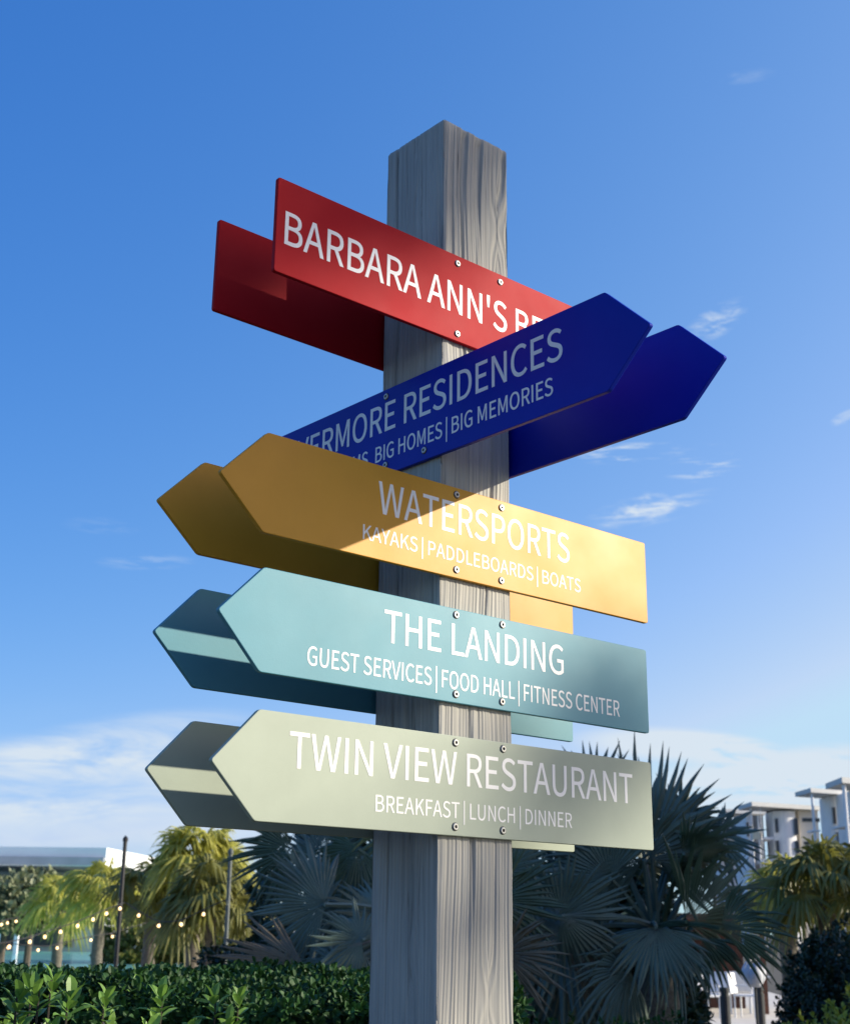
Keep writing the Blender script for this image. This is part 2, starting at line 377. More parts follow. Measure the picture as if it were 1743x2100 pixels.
def board_mat(name, col, rough=.46, spec=.32):
    m, nt, b, out = new_mat(name)
    n, l = nt.nodes, nt.links
    tcn = n.new('ShaderNodeTexCoord')
    nz = n.new('ShaderNodeTexNoise'); nz.inputs['Scale'].default_value = 5; nz.inputs['Detail'].default_value = 8; nz.inputs['Roughness'].default_value = .65
    l.new(tcn.outputs['Object'], nz.inputs[0])
    r = n.new('ShaderNodeValToRGB')
    r.color_ramp.elements[0].position = .3; r.color_ramp.elements[1].position = .72
    r.color_ramp.elements[0].color = (*[c * .93 for c in col], 1); r.color_ramp.elements[1].color = (*[min(1, c * 1.06 + .004) for c in col], 1)
    l.new(nz.outputs['Fac'], r.inputs[0]); l.new(r.outputs[0], b.inputs['Base Color'])
    n3 = n.new('ShaderNodeTexNoise'); n3.inputs['Scale'].default_value = 9; n3.inputs['Detail'].default_value = 6
    l.new(tcn.outputs['Object'], n3.inputs[0])
    mr = n.new('ShaderNodeMapRange'); mr.inputs[3].default_value = rough - .06; mr.inputs[4].default_value = rough + .10
    l.new(n3.outputs['Fac'], mr.inputs[0]); l.new(mr.outputs[0], b.inputs['Roughness'])
    n2 = n.new('ShaderNodeTexNoise'); n2.inputs['Scale'].default_value = 420; n2.inputs['Detail'].default_value = 2
    l.new(tcn.outputs['Object'], n2.inputs[0])
    bp = n.new('ShaderNodeBump'); bp.inputs['Strength'].default_value = .16; bp.inputs['Distance'].default_value = .0006
    l.new(n2.outputs['Fac'], bp.inputs['Height']); l.new(bp.outputs[0], b.inputs['Normal'])
    b.inputs['Specular IOR Level'].default_value = spec
    return m
M_RED = board_mat('red_powder_coat', (.40, .004, .009), .55, .10)
M_BLUE = board_mat('navy_powder_coat', (.0006, .016, .34), .36, .16)
M_GOLD = board_mat('gold_powder_coat', (.60, .29, .022), .46, .30)
M_TEAL = board_mat('teal_powder_coat', (.085, .272, .335))
M_SAGE = board_mat('sage_powder_coat', (.34, .39, .305))
M_LET = mat('white_vinyl', (.82, .81, .78), .5, var=.03, scale=20)
M_SCREW = mat('screw_steel', (.50, .49, .46), .38, metal=.35, var=.1, scale=200)
M_SOCK = mat('screw_socket', (.02, .02, .02), .6, var=.1)
M_ALU = mat('aluminium', (.5, .5, .5), .4, metal=.8)

TH = 0.0103
def board(axis, rear, u0, ush, u1, z0, z1, ztip, m, label, end_tip=False):
    """an arrow board; axis 'u' lies along the right faces of the post, axis 'v' along the left ones"""
    zm = (z0 + z1) / 2 + ztip
    if ush is None:
        pts = [(u0, z0), (u1, z0), (u1 + .1, zm), (u1, z1), (u0, z1)]
    else:
        pts = [(u0, zm), (ush, z0), (u1, z0), (u1, z1), (ush, z1)]
    # softened corners
    rp = []
    for i, p in enumerate(pts):
        p = Vector(p); a = Vector(pts[i - 1]); c = Vector(pts[(i + 1) % len(pts)]); r = .005
        A = p + (a - p).normalized() * r; Cc = p + (c - p).normalized() * r
        rp += [A, (A + Cc) * .25 + p * .5, Cc]
    lo, hi = (S + .0110, S + .0110 + TH) if rear else (-.0113, -.0113 + TH)
    vs = []
    for w in (lo, hi):
        for q in rp:
            vs.append((q.x, w, q.y + TOP) if axis == 'u' else (w, q.x, q.y + TOP))
    n = len(rp)
    f1 = tuple(range(n)); f2 = tuple(range(2 * n - 1, n - 1, -1))
    fs = [f1, f2] + [((i + 1) % n, i, n + i, n + (i + 1) % n) for i in range(n)]
    if axis == 'v': fs = [tuple(reversed(f)) for f in fs]
    mb = MB(); mb.add(vs, fs)
    o = mb.build('sign_board', m, root); o['label'] = label
    bevel(o, .0013, 2)
    if not rear:   # unseen lip added behind the top edge to narrow the sunlit strip
        hm = MB()
        if axis == 'u':
            ue = (ush if ush is not None else u0) + (.012 if ush is not None else .075)
            hm.box(ue, -.012, -.0009, .031, TOP + z1 - .010, TOP + z1 - .004)
        else: hm.box(-.0009, .031, -.40, -.012, TOP + z1 - .010, TOP + z1 - .004)
        hm.build('shade_lip', m, o)
    if rear:       # spacers between the board and the post
        for a in (.035, .165):
            for z in (z0 + .02, z1 - .02):
                sp = MB()
                if axis == 'u': sp.box(a - .012, a + .012, S - .001, S + .0106, TOP + z - .012, TOP + z + .012)
                else: sp.box(S - .001, S + .0106, a - .012, a + .012, TOP + z - .012, TOP + z + .012)
                sp.build('spacer', M_ALU, o)
    return o

def text_mesh(s, name, parent, axis, a0, a1, zb, cap, fit=None, weight=0.0):
    """lettering from a0 to a1 (fit: the part of the string that spans a0..a1) standing on zb"""
    k = cap / CAPH
    SPACE = 150
    def run(st):
        x = 0; out = []
        for ch in st:
            if ch == ' ':
                x += SPACE; continue
            if ch == '~':
                x += 105; continue
            adv, sp = GLYPH[ch]
            out.append((x, sp)); x += adv
        return out, x
    def ext(st):
        g, _ = run(st)
        xs = [x + p[2] for x, sp in g for q in sp for p in q]
        return min(xs), max(xs)
    pre, key = ('', s) if fit is None else (s[:s.index(fit)], fit)
    _, xoff = run(pre)
    lo, hi = ext(key)
    lo += xoff; hi += xoff
    kx = abs(a1 - a0) / (hi - lo)
    mb = MB()
    def outline(q, x):
        pts = []
        for i, p in enumerate(q):
            n_ = q[(i + 1) % len(q)]
            P0, P1, P2, P3 = Vector(p[2:4]), Vector(p[4:6]), Vector(n_[0:2]), Vector(n_[2:4])
            ch = (P3 - P0).normalized() if (P3 - P0).length > 0 else Vector((1, 0))
            bend = max(abs(ch.cross(P1 - P0)), abs(ch.cross(P2 - P3)))
            steps = 1 if bend < 2.5 else 7
            for j in range(steps):
                u = j / steps
                pts.append(P0 * (1 - u) ** 3 + P1 * 3 * u * (1 - u) ** 2 + P2 * 3 * u * u * (1 - u) + P3 * u ** 3)
        out = []
        for p in pts:
            if not out or (p - out[-1]).length > 1.5: out.append(p)
        if (out[0] - out[-1]).length < 1.5: out.pop()
        # weight: push the outline outwards along its normals
        wgt = -weight / k
        res = []
        area = sum(out[i - 1].x * out[i].y - out[i].x * out[i - 1].y for i in range(len(out)))
        sg = -1.0
        for i in range(len(out)):
            a, p, c = out[i - 1], out[i], out[(i + 1) % len(out)]
            e1 = (p - a).normalized(); e2 = (c - p).normalized()
            n1 = Vector((-e1.y, e1.x)); n2 = Vector((-e2.y, e2.x))
            nn = n1 + n2
            nn = nn / max(.5, nn.length_squared / 2) if nn.length > .3 else n1
            res.append(p + nn * wgt)
        return [((p.x + x - lo) * kx, p.y * k) for p in res]
    for x, sp in run(s)[0]:
        loops = [outline(q, x) for q in sp]
        flat = [Vector((p[0], p[1], 0)) for L in loops for p in L]
        n0 = len(flat)
        ed = []; q0 = 0
        for L in loops:
            ed += [(q0 + i, q0 + (i + 1) % len(L)) for i in range(len(L))]; q0 += len(L)
        cv, ce, cf, ov, oe, of = delaunay_2d_cdt([Vector((p.x, p.y)) for p in flat], ed, [], 0, 1e-9)
        def inside(p):
            c = False
            for L in loops:
                for i in range(len(L)):
                    a, b = L[i - 1], L[i]
                    if (a[1] > p.y) != (b[1] > p.y) and p.x < (b[0] - a[0]) * (p.y - a[1]) / (b[1] - a[1]) + a[0]: c = not c
            return c
        vs = [(p.x, p.y, .00045) for p in flat] + [(p.x, p.y, 0) for p in flat]
        nx = len(vs)
        vs += [(p.x, p.y, .00045) for p in cv]
        fs = [tuple(nx + i for i in q) for q in cf if inside(sum((cv[i] for i in q), Vector((0, 0))) / len(q))]
        o_ = 0
        for L in loops:
            for i in range(len(L)):
                j = (i + 1) % len(L)
                fs.append((o_ + i, n0 + o_ + i, n0 + o_ + j, o_ + j))
            o_ += len(L)
        mb.add(vs, fs)
    if axis == 'u': mb.v = [(a0 + p[0], -.0113 - p[2], zb + p[1] + TOP) for p in mb.v]
    else: mb.v = [(-.0113 - p[2], a0 - p[0], zb + p[1] + TOP) for p in mb.v]
    me = bpy.data.meshes.new(name); me.from_pydata(mb.v, [], mb.f); me.update()
    me.materials.append(M_LET)
    o = bpy.data.objects.new(name, me); COL.objects.link(o); o.parent = parent
    return o

SCREW = MB()
SCREW.lathe([(.0082, 0), (.0082, .0007), (.0068, .0007)], 20, mi=1)
SCREW.lathe([(.0068, .0002), (.0068, .0020), (.0058, .0030), (.0034, .0030), (.0032, .0012)], 20)
SCREW.lathe([(.0033, .0014), (.00001, .0014)], 12, mi=1)
sc0 = None
def screw(parent, axis, a, z):
    global sc0
    if sc0 is None:
        sc0 = SCREW.build('screw', [M_SCREW, M_SOCK], parent, smooth=False); o = sc0
    else:
        o = sc0.copy(); COL.objects.link(o); o.parent = parent
    if axis == 'u': o.location = (a, -.0113, z + TOP); o.rotation_euler = (R(90), 0, 0)
    else: o.location = (-.0113, a, z + TOP); o.rotation_euler = (R(90), 0, R(-90))
    return o

FR = [[-0.4446, None, 0.50, -0.5457, -0.3404, 0.0], [-0.5711, -0.4665, 0.60, -0.814, -0.614, -.0017], [-0.5376, -0.4389, 0.6333, -1.0707, -0.8776, -.0028], [-0.5246, -0.4326, 0.6225, -1.3251, -1.1348, .0029], [-0.5213, -0.4282, 0.6227, -1.5807, -1.39, -.0001]]
RE = [[-0.438, None, 0.50, -0.5464, -0.3373, 0], [-0.5673, -0.4622, 0.60, -0.8066, -0.6071, -.0034], [-0.5333, -0.4358, 0.6214, -1.0658, -0.8771, -.0047], [-0.5207, -0.427, 0.6127, -1.3241, -1.1326, -.0016], [-0.5159, -0.4235, 0.6094, -1.5772, -1.3861, -.0005]]
MS = [M_RED, M_BLUE, M_GOLD, M_TEAL, M_SAGE]
NMS = ['red', 'navy blue', 'golden yellow', 'teal', 'pale sage green']
fb = []
for i in range(5):
    ax = 'v' if i == 1 else 'u'
    f = board(ax, False, *FR[i], MS[i], NMS[i] + ' board with white lettering on the front of the post'); fb.append(f)
    board(ax, True, *RE[i], MS[i], NMS[i] + ' board without visible lettering behind the post')
z = [q[3] for q in FR]
text_mesh("BARBARA ANN'S BEACH", 'lettering', fb[0], 'u', -.4235, .1824, z[0] + .0655, .0708, "BARBARA ANN'S", .0006)
text_mesh("EVERMORE RESIDENCES", 'lettering', fb[1], 'v', .1085, -.357, z[1] + .1015, .0658, "RESIDENCES", .0005)
text_mesh("BIG DREAMS, BIG HOMES~|~BIG MEMORIES", 'lettering', fb[1], 'v', .2035, -.3305, z[1] + .0355, .0355, "BIG HOMES~|~BIG MEMORIES", .0003)
text_mesh("WATERSPORTS", 'lettering', fb[2], 'u', -.1735, .3715, z[2] + .0942, .0652, None, .0004)
text_mesh("KAYAKS~|~PADDLEBOARDS~|~BOATS", 'lettering', fb[2], 'u', -.2102, .4055, z[2] + .0338, .0295, None, .0001)
text_mesh("THE LANDING", 'lettering', fb[3], 'u', -.1519, .3449, z[3] + .0957, .0624, None, .0004)
text_mesh("GUEST SERVICES~|~FOOD HALL~|~FITNESS CENTER", 'lettering', fb[3], 'u', -.3306, .5228, z[3] + .0266, .0345, None, .0002)
text_mesh("TWIN VIEW RESTAURANT", 'lettering', fb[4], 'u', -.3616, .5574, z[4] + .0960, .0628, None, .0004)
text_mesh("BREAKFAST~|~LUNCH~|~DINNER", 'lettering', fb[4], 'u', -.1643, .3612, z[4] + .0331, .0300, None, .0001)
for i in range(5):
    ax = 'v' if i == 1 else 'u'
    for a, zz in ((.033, .1775), (.1625, .1775), (.033, .0170), (.1605, .0170)):
        if i == 0: zz += .008 if zz > .1 else 0
        if i == 1: a += .008; zz += .005
        if i == 1 and zz > .1 and a < .1: continue
        screw(fb[i], ax, a, z[i] + zz)

# ------------------------------------------------------------------ ground, water, paths
def sheet(name, pts, z, m, cuts=0):
    mb = MB(); mb.add([(x, y, z) for x, y in pts], [tuple(range(len(pts)))])
    o = mb.build(name, m); o['kind'] = 'structure'; return o
M_SOIL = mat('mulch_ground', (.06, .055, .04), .9, var=.35, scale=3, bump=.5)
M_SAND = mat('pale_sand', (.55, .52, .46), .9, var=.08, scale=2, bump=.3, bscale=30)
def water_mat():
    m, nt, b, out = new_mat('lagoon_water'); n, l = nt.nodes, nt.links
    tcn = n.new('ShaderNodeTexCoord'); nz = n.new('ShaderNodeTexNoise'); nz.inputs['Scale'].default_value = .05; nz.inputs['Detail'].default_value = 5
    l.new(tcn.outputs['Object'], nz.inputs[0])
    r = n.new('ShaderNodeValToRGB'); r.color_ramp.elements[0].color = (.16, .50, .50, 1); r.color_ramp.elements[1].color = (.30, .68, .65, 1)
    l.new(nz.outputs['Fac'], r.inputs[0]); l.new(r.outputs[0], b.inputs['Base Color'])
    b.inputs['Roughness'].default_value = .12; b.inputs['IOR'].default_value = 1.33
    n2 = n.new('ShaderNodeTexNoise'); n2.inputs['Scale'].default_value = 1.6; n2.inputs['Detail'].default_value = 4; n2.inputs['Distortion'].default_value = .5
    mp = n.new('ShaderNodeMapping'); mp.inputs['Scale'].default_value = (1, .45, 1); l.new(tcn.outputs['Object'], mp.inputs[0]); l.new(mp.outputs[0], n2.inputs[0])
    bp = n.new('ShaderNodeBump'); bp.inputs['Strength'].default_value = .35; bp.inputs['Distance'].default_value = .06
    l.new(n2.outputs['Fac'], bp.inputs['Height']); l.new(bp.outputs[0], b.inputs['Normal'])
    return m
M_WATER = water_mat()
sheet('ground', [(-4000, -4000), (4000, -4000), (4000, 4000), (-4000, 4000)], 0, M_SOIL)
sheet('beach', [(-160, 26), (-1, 30), (2, 60), (2, 190), (-160, 190)], .004, M_SAND)
sheet('water', [(-150, 33), (-30, 34), (-5, 38), (0, 60), (0, 172), (-150, 172)], .008, M_WATER)
sheet('path', [(3.2, 9), (4.4, 16), (4.6, 24), (6.1, 30), (5.0, 60), (12.5, 60), (9.2, 30), (8.2, 24), (7.8, 16), (6.6, 9)], .006, M_SAND)

# ------------------------------------------------------------------ leaves
M_BISM3 = mat('deep_green_palm_leaf', (.066, .105, .06), .45, var=.25, scale=3, trans=.12)  # deeper green leaf colour mixed in among the silver fronds
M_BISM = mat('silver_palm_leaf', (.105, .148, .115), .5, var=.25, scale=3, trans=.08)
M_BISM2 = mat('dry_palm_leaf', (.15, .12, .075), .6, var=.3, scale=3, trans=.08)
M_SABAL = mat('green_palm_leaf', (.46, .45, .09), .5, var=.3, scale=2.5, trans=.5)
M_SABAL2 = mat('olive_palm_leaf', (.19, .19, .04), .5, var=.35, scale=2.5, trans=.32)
M_HEDGE = mat('hedge_leaf', (.022, .072, .015), .6, var=.4, scale=5, trans=.12, spec=.3)
M_SPRIG = mat('young_leaf', (.16, .30, .05), .42, var=.25, scale=9, trans=.3)
M_SHRUB = mat('dark_shrub_leaf', (.03, .055, .022), .45, var=.4, scale=3, trans=.12)
M_LIME = mat('yellow_green_leaf', (.26, .30, .035), .5, var=.3, scale=6, trans=.3)
M_PALE = mat('pale_shrub_leaf', (.20, .23, .12), .5, var=.3, scale=6, trans=.3)
M_TRUNK = mat('palm_trunk', (.13, .115, .09), .9, var=.35, scale=8, bump=.8, stretch=(1, 1, 4))
M_BARK = mat('bark', (.10, .08, .06), .9, var=.3, scale=8, bump=.6)
M_STEM = mat('shrub_stem', (.05, .042, .03), .9, var=.3, scale=8)

def fan(hub, a, n, Rr, span=250, nseg=34, droop=.15, split=.52, fold=.5, rng=random, tipdrop=.0, jag=.24):
    """one costapalmate fan leaf: hub, direction a of its middle rib, normal n of its blade"""
    a = a.normalized(); n = (n - a * n.dot(a)).normalized(); b = n.cross(a)
    mb = MB(); vs = []; fs = []
    dth = R(span) / nseg
    G = Vector((0, 0, -1))
    for k in range(nseg):
        th = -R(span) / 2 + (k + .5) * dth + rng.uniform(-.12, .12) * dth
        L = Rr * (1 - .34 * (abs(th) / R(180)) ** 1.5) * rng.uniform(1 - jag, 1.04)
        w = dth * Rr * .60
        dp = droop * rng.uniform(.6, 1.5)
        td = tipdrop * rng.uniform(.3, 1.6)
        bend = rng.uniform(-.07, .07); kink = n * (rng.uniform(-.10, .10) * Rr) + G * ((rng.random() < .14) * rng.uniform(.1, .28) * Rr)
        o = len(vs)
        rs = (.04, .3, split, .78, 1.0); ws = (.06, .62 * .5 / .52, 1.0, .62, .04)
        for r, ww in zip(rs, ws):
            rr = r * L
            d = a * math.cos(th + bend * r * r) + b * math.sin(th + bend * r * r)
            t = -a * math.sin(th) + b * math.cos(th)
            drop = G * (dp * r * r * Rr * .6) + G * (td * max(0, r - .5) ** 1.6 * Rr * 3)
            # the blade arches across, and every segment is folded along its rib
            c = hub + d * rr + drop + kink * max(0, r - .55) * 2.2 + n * (-.16 * Rr * r * (1 - math.cos(th * .7)))
            h = w * ww * (rr / (split * L) if r < split else 1) * .5
            if r >= split: h = w * .5 * ww
            f = n * (fold * h)
            vs += [c - t * h - f, c + f * .6, c + t * h - f]
        for i in range(len(rs) - 1):
            for j in range(2):
                fs.append((o + i * 3 + j, o + i * 3 + j + 1, o + i * 3 + 3 + j + 1, o + i * 3 + 3 + j))
    mb.add(vs, fs)
    return mb

def rel(mb, loc):
    lx, ly, lz = loc
    mb.v = [(p[0] - lx, p[1] - ly, p[2] - lz) for p in mb.v]; return mb

def petiole(mb, p0, p1, r0, r1, sag=.08):
    mid = (p0 + p1) / 2 + Vector((0, 0, (p1 - p0).length * sag))
    q = [p0 * (1 - t) ** 2 + mid * 2 * t * (1 - t) + p1 * t * t for t in (0, .25, .5, .75, 1)]
    mb.tube(q, [r0 + (r1 - r0) * i / 4 for i in range(5)], 5)

def trunk(mb, base, top, r0, r1, rng):
    pts = []; rad = []
    n = 14
    for i in range(n + 1):
        t = i / n
        p = base.lerp(top, t) + Vector((rng.uniform(-1, 1), rng.uniform(-1, 1), 0)) * .015
        pts.append(p); rad.append((r0 + (r1 - r0) * t) * (1 + (.08 if i % 2 else -.04)))
    mb.tube(pts, rad, 14)

def frond_frame(theta, pitch, rollv):
    """rib direction in the picture plane (theta, 90 is up), leaning pitch degrees away, blade turned rollv degrees"""
    a = Vector((math.cos(R(theta)), 0, math.sin(R(theta))))
    n = Vector((0, -1, 0))
    ax = a.cross(n)
    a = Matrix.Rotation(R(-pitch), 3, ax) @ a; n = Matrix.Rotation(R(-pitch), 3, ax) @ n
    n = Matrix.Rotation(R(rollv), 3, a) @ n
    return a, n

def bismarck(base, crown, label, fans, extra, seed, Rr=1.0):
    rng = random.Random(seed)
    t = thing('fan_palm', label, 'palm', base, 0, 'silvery fan palms in the shade behind the signpost')
    mb = MB(); trunk(mb, Vector(base), crown, .2, .16, rng)
    rel(mb, base).build('trunk', M_TRUNK, t, smooth=True)
    def add(hub, a, n, r, **kw):
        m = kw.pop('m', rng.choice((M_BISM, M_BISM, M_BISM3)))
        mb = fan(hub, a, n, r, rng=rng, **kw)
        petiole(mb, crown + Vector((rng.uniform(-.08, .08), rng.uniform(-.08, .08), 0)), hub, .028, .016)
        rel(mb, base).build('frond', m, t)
    for f in fans:
        (x, y, Y, th, pi_, ro, r) = f[:7]
        kw = dict(f[7]) if len(f) > 7 else {}
        a, n = frond_frame(th, pi_, ro)
        add(at(x, y, Y), a, n, r, **kw)
    for i in range(extra):
        az = rng.uniform(20, 160) if i % 3 else rng.uniform(0, 360); el = rng.uniform(-35, 75)
        d = Vector((math.cos(R(az)) * math.cos(R(el)), math.sin(R(az)) * math.cos(R(el)), math.sin(R(el))))
        if d.x > .25 and d.z < .25: d.x = -d.x
        hub = crown + d * rng.uniform(.55, .95)
        n = Vector((rng.uniform(-.5, .5), -.7, rng.uniform(.1, .8)))
        d2 = d + Vector((0, 0, rng.uniform(-.4, .1))); d2.z = max(d2.z, -.35); d2.normalize()
        add(hub, d2, n - d2 * n.dot(d2), Rr * rng.uniform(.65, .9) * (.7 if d.x > .2 else 1), droop=.3, span=rng.uniform(210, 280))
    return t

Y1 = 11.5
bp = at(1345, 2100, Y1); base = Vector((bp.x, Y1 + .2, 0))
bismarck(base, at(1350, 1905, Y1 + .2), 'silvery fan palm to the right of the signpost, tall fans against the clouds', [
    (1335, 1738, Y1, 70, 10, 14, 1.0, dict(span=235, nseg=42, droop=.05, split=.50, jag=.12)),
    (1215, 1640, Y1 + .5, 98, 8, -25, .62, dict(span=230, droop=.06)),
    (1402, 1752, Y1 - .5, 12, 5, 58, .54, dict(span=210, droop=.05, fold=.8)),
    (1408, 1892, Y1 - .3, 42, 10, 40, .95, dict(span=150, nseg=26, droop=.1)),
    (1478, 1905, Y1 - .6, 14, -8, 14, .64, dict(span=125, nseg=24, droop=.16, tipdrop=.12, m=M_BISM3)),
    (1440, 1925, Y1 - .3, -48, 5, 30, .42, dict(span=110, nseg=12, droop=.25, tipdrop=.15)),
    (1345, 1902, Y1 - .7, -92, -20, 6, .55, dict(span=170, nseg=26, droop=.15)),
    (1150, 1880, Y1 - .8, 18, -10, 25, .62, dict(span=230, nseg=34, droop=.12)),
    (1250, 1800, Y1 - .2, 150, 0, -20, .7, dict(span=220, droop=.2)),
    (1290, 1990, Y1 - .6, 210, -10, -15, .6, dict(span=200, droop=.35, tipdrop=.1)),
    (1385, 1930, Y1 - .5, -100, 0, 20, .42, dict(span=150, nseg=18, droop=.3, tipdrop=.25)),
    (1180, 1990, Y1 - .5, 20, -15, 25, .45, dict(span=190, droop=.25, m=M_BISM2)),
], 16, 8)
Y2 = 10.8
bp = at(915, 2100, Y2); base = Vector((bp.x, Y2 + .3, 0))
bismarck(base, at(915, 1905, Y2 + .3), 'silvery fan palm half hidden behind the signpost, fans spreading left', [
    (665, 1856, Y2 - .6, 168, 0, 12, .60, dict(span=190, nseg=32, droop=.08)),
    (600, 1745, Y2 + .5, 190, 10, -18, .62, dict(span=170, nseg=28, droop=.2)),
    (672, 1850, Y2 - .2, 118, 15, 62, .66, dict(span=120, nseg=18, droop=.05, fold=.9)),
    (742, 1930, Y2 - .9, 150, -8, 30, .42, dict(span=260, nseg=34, droop=.2)),
    (742, 1945, Y2 - .8, 235, -5, 10, .42, dict(span=130, nseg=16, droop=.2, tipdrop=.1)),
    (625, 1985, Y2 - .9, 172, -5, 38, .72, dict(span=120, nseg=22, droop=.16, m=M_BISM2)),
    (735, 1742, Y2 + .2, 235, 0, 10, .5, dict(span=200, nseg=30, droop=.25, tipdrop=.1)),
    (660, 1760, Y2 + .6, 60, 10, -20, .6, dict(span=220, droop=.1)),
    (1010, 1850, Y2 - .5, 25, -5, 20, .62, dict(span=210, nseg=34, droop=.15)),
    (1020, 1790, Y2, 55, 5, -15, .58, dict(span=210, droop=.12)),
    (1030, 1960, Y2 - .6, -10, -10, 22, .55, dict(span=200, droop=.25, m=M_BISM2)),
    (700, 1990, Y2 - .9, 200, -5, 20, .45, dict(span=190, droop=.3, tipdrop=.2)),
], 22, 5, .95)

# ------------------------------------------------------------------ green palms with drooping fans
def sabal(px, py, Y, label, n, r, seed, m, pr=1.0, zbase=0, group=None):
    rng = random.Random(seed)
    crown = at(px, py, Y); base = Vector((crown.x, Y, zbase))
    t = thing('cabbage_palm', label, 'palm', base, 0, group)
    mb = MB(); trunk(mb, base, crown, .17, .14, rng); rel(mb, base).build('trunk', M_TRUNK, t, smooth=True)
    for i in range(n):
        az = i * 137.5 + rng.uniform(-20, 20); el = 80 - 100 * ((i + .5) / n) + rng.uniform(-10, 10)
        d = Vector((math.cos(R(az)) * math.cos(R(el)), math.sin(R(az)) * math.cos(R(el)), math.sin(R(el))))
        hub = crown + d * pr * rng.uniform(.75, 1.1) + Vector((0, 0, .1))
        side = d.cross(Vector((0, 0, 1))).normalized()
        a = (d + Vector((0, 0, -.35))).normalized()
        nn = side.cross(a)
        if nn.z < 0: nn = -nn
        nn = (nn + side * rng.uniform(-.5, .5)).normalized()
        mb = fan(hub, a, nn, r * rng.uniform(.8, 1.15), span=rng.uniform(200, 250), nseg=22, droop=.4, tipdrop=.36, split=.45, fold=.5, rng=rng)
        petiole(mb, crown, hub, .022, .012, .15)
        rel(mb, base).build('frond', m, t)
    return t
LG = 'sunlit green palms by the lagoon'
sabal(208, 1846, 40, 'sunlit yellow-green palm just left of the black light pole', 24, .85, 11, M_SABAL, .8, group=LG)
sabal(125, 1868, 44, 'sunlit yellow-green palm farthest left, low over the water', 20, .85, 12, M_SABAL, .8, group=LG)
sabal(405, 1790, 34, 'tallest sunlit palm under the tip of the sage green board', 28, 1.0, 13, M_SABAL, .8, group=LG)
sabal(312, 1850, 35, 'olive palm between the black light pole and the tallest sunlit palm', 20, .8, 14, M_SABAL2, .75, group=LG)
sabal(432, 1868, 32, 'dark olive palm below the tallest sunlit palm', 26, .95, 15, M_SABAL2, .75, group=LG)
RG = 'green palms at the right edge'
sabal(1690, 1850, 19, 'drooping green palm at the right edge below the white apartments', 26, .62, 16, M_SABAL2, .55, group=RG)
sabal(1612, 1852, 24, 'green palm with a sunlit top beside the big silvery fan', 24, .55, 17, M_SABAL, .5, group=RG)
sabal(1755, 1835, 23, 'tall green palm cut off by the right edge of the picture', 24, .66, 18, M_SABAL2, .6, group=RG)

# ------------------------------------------------------------------ hedges and shrubs
def leaf(vs, fs, p, d, n, L, W, rng):
    s_ = d.cross(n)
    if s_.length < 1e-4: return
    s_.normalize(); n = s_.cross(d)
    o = len(vs)
    for t, w, h in ((0, .12, 0), (.3, .85, -.02), (.62, .95, -.03), (.86, .55, -.08), (1, .03, -.16)):
        c = p + d * (L * t) + n * (h * L)
        vs += [c - s_ * (w * W * .5) + n * (.16 * w * W), c, c + s_ * (w * W * .5) + n * (.16 * w * W)]
    for i in range(4):
        for j in range(2):
            fs.append((o + i * 3 + j, o + i * 3 + j + 1, o + i * 3 + 4 + j, o + i * 3 + 3 + j))

def sprig(mb, p, d, n, L, W, length, rng):
    vs = []; fs = []
    a = d.orthogonal().normalized(); b = d.cross(a)
    ph = rng.uniform(0, 6.28)
    for i in range(n):
        t = (i + .5) / n
        az = ph + i * 2.4
        out = a * math.cos(az) + b * math.sin(az)
        el = .25 + 1.0 * t
        dd = (out * math.cos(el) + d * math.sin(el)).normalized()
        nn = (d * math.cos(el) - out * math.sin(el))
        leaf(vs, fs, p + d * (length * t), dd, nn, L * rng.uniform(.75, 1.15) * (1 - .25 * t), W * rng.uniform(.8, 1.1), rng)
    mb.add(vs, fs)

def bush(name, label, cat, c, rad, nsp, L, W, m, seed, group=None, nleaf=7, front=True, stems=True):
    """a shrub of leafy shoots spread over and through an uneven mound"""
    rng = random.Random(seed)
    base = Vector((c[0], c[1], c[2]))
    t = thing(name, label, cat, base, 0, group)
    mb = MB()
    for i in range(nsp):
        u = rng.uniform(-1, 1); az = rng.uniform(0, 2 * math.pi); u = rng.uniform(-.15, 1)
        q = math.sqrt(max(0, 1 - u * u))
        d = Vector((q * math.cos(az), q * math.sin(az), u))
        if front and d.y > .55: d.y = -d.y
        k = (1 + .28 * noise.noise(d * 2.1 + Vector((seed, 0, 0))) + .14 * noise.noise(d * 5 + Vector((0, seed, 0)))) * rng.choice((1, 1, .9, .75))
        p = Vector((d.x * rad[0], d.y * rad[1], max(.02, d.z * rad[2]))) * k
        dd = (Vector((d.x / rad[0], d.y / rad[1], d.z / rad[2])).normalized() + Vector((rng.uniform(-.5, .5), rng.uniform(-.5, .5), .7 + rng.uniform(-.2, .4)))).normalized()
        sprig(mb, p, dd, nleaf, L, W, L * 1.5, rng)
    mb.build('foliage', m, t)
    if stems:
        st = MB()
        for i in range(9):
            az = rng.uniform(0, 6.28); rr = rng.uniform(.3, .8)
            e = Vector((math.cos(az) * rad[0] * rr, math.sin(az) * rad[1] * rr, rad[2] * rng.uniform(.5, .8)))
            st.tube([Vector((e.x * .1, e.y * .1, 0)), e * .5 + Vector((0, 0, .05)), e], [.03, .02, .008], 5)
        st.build('stem', M_STEM, t)
    return t

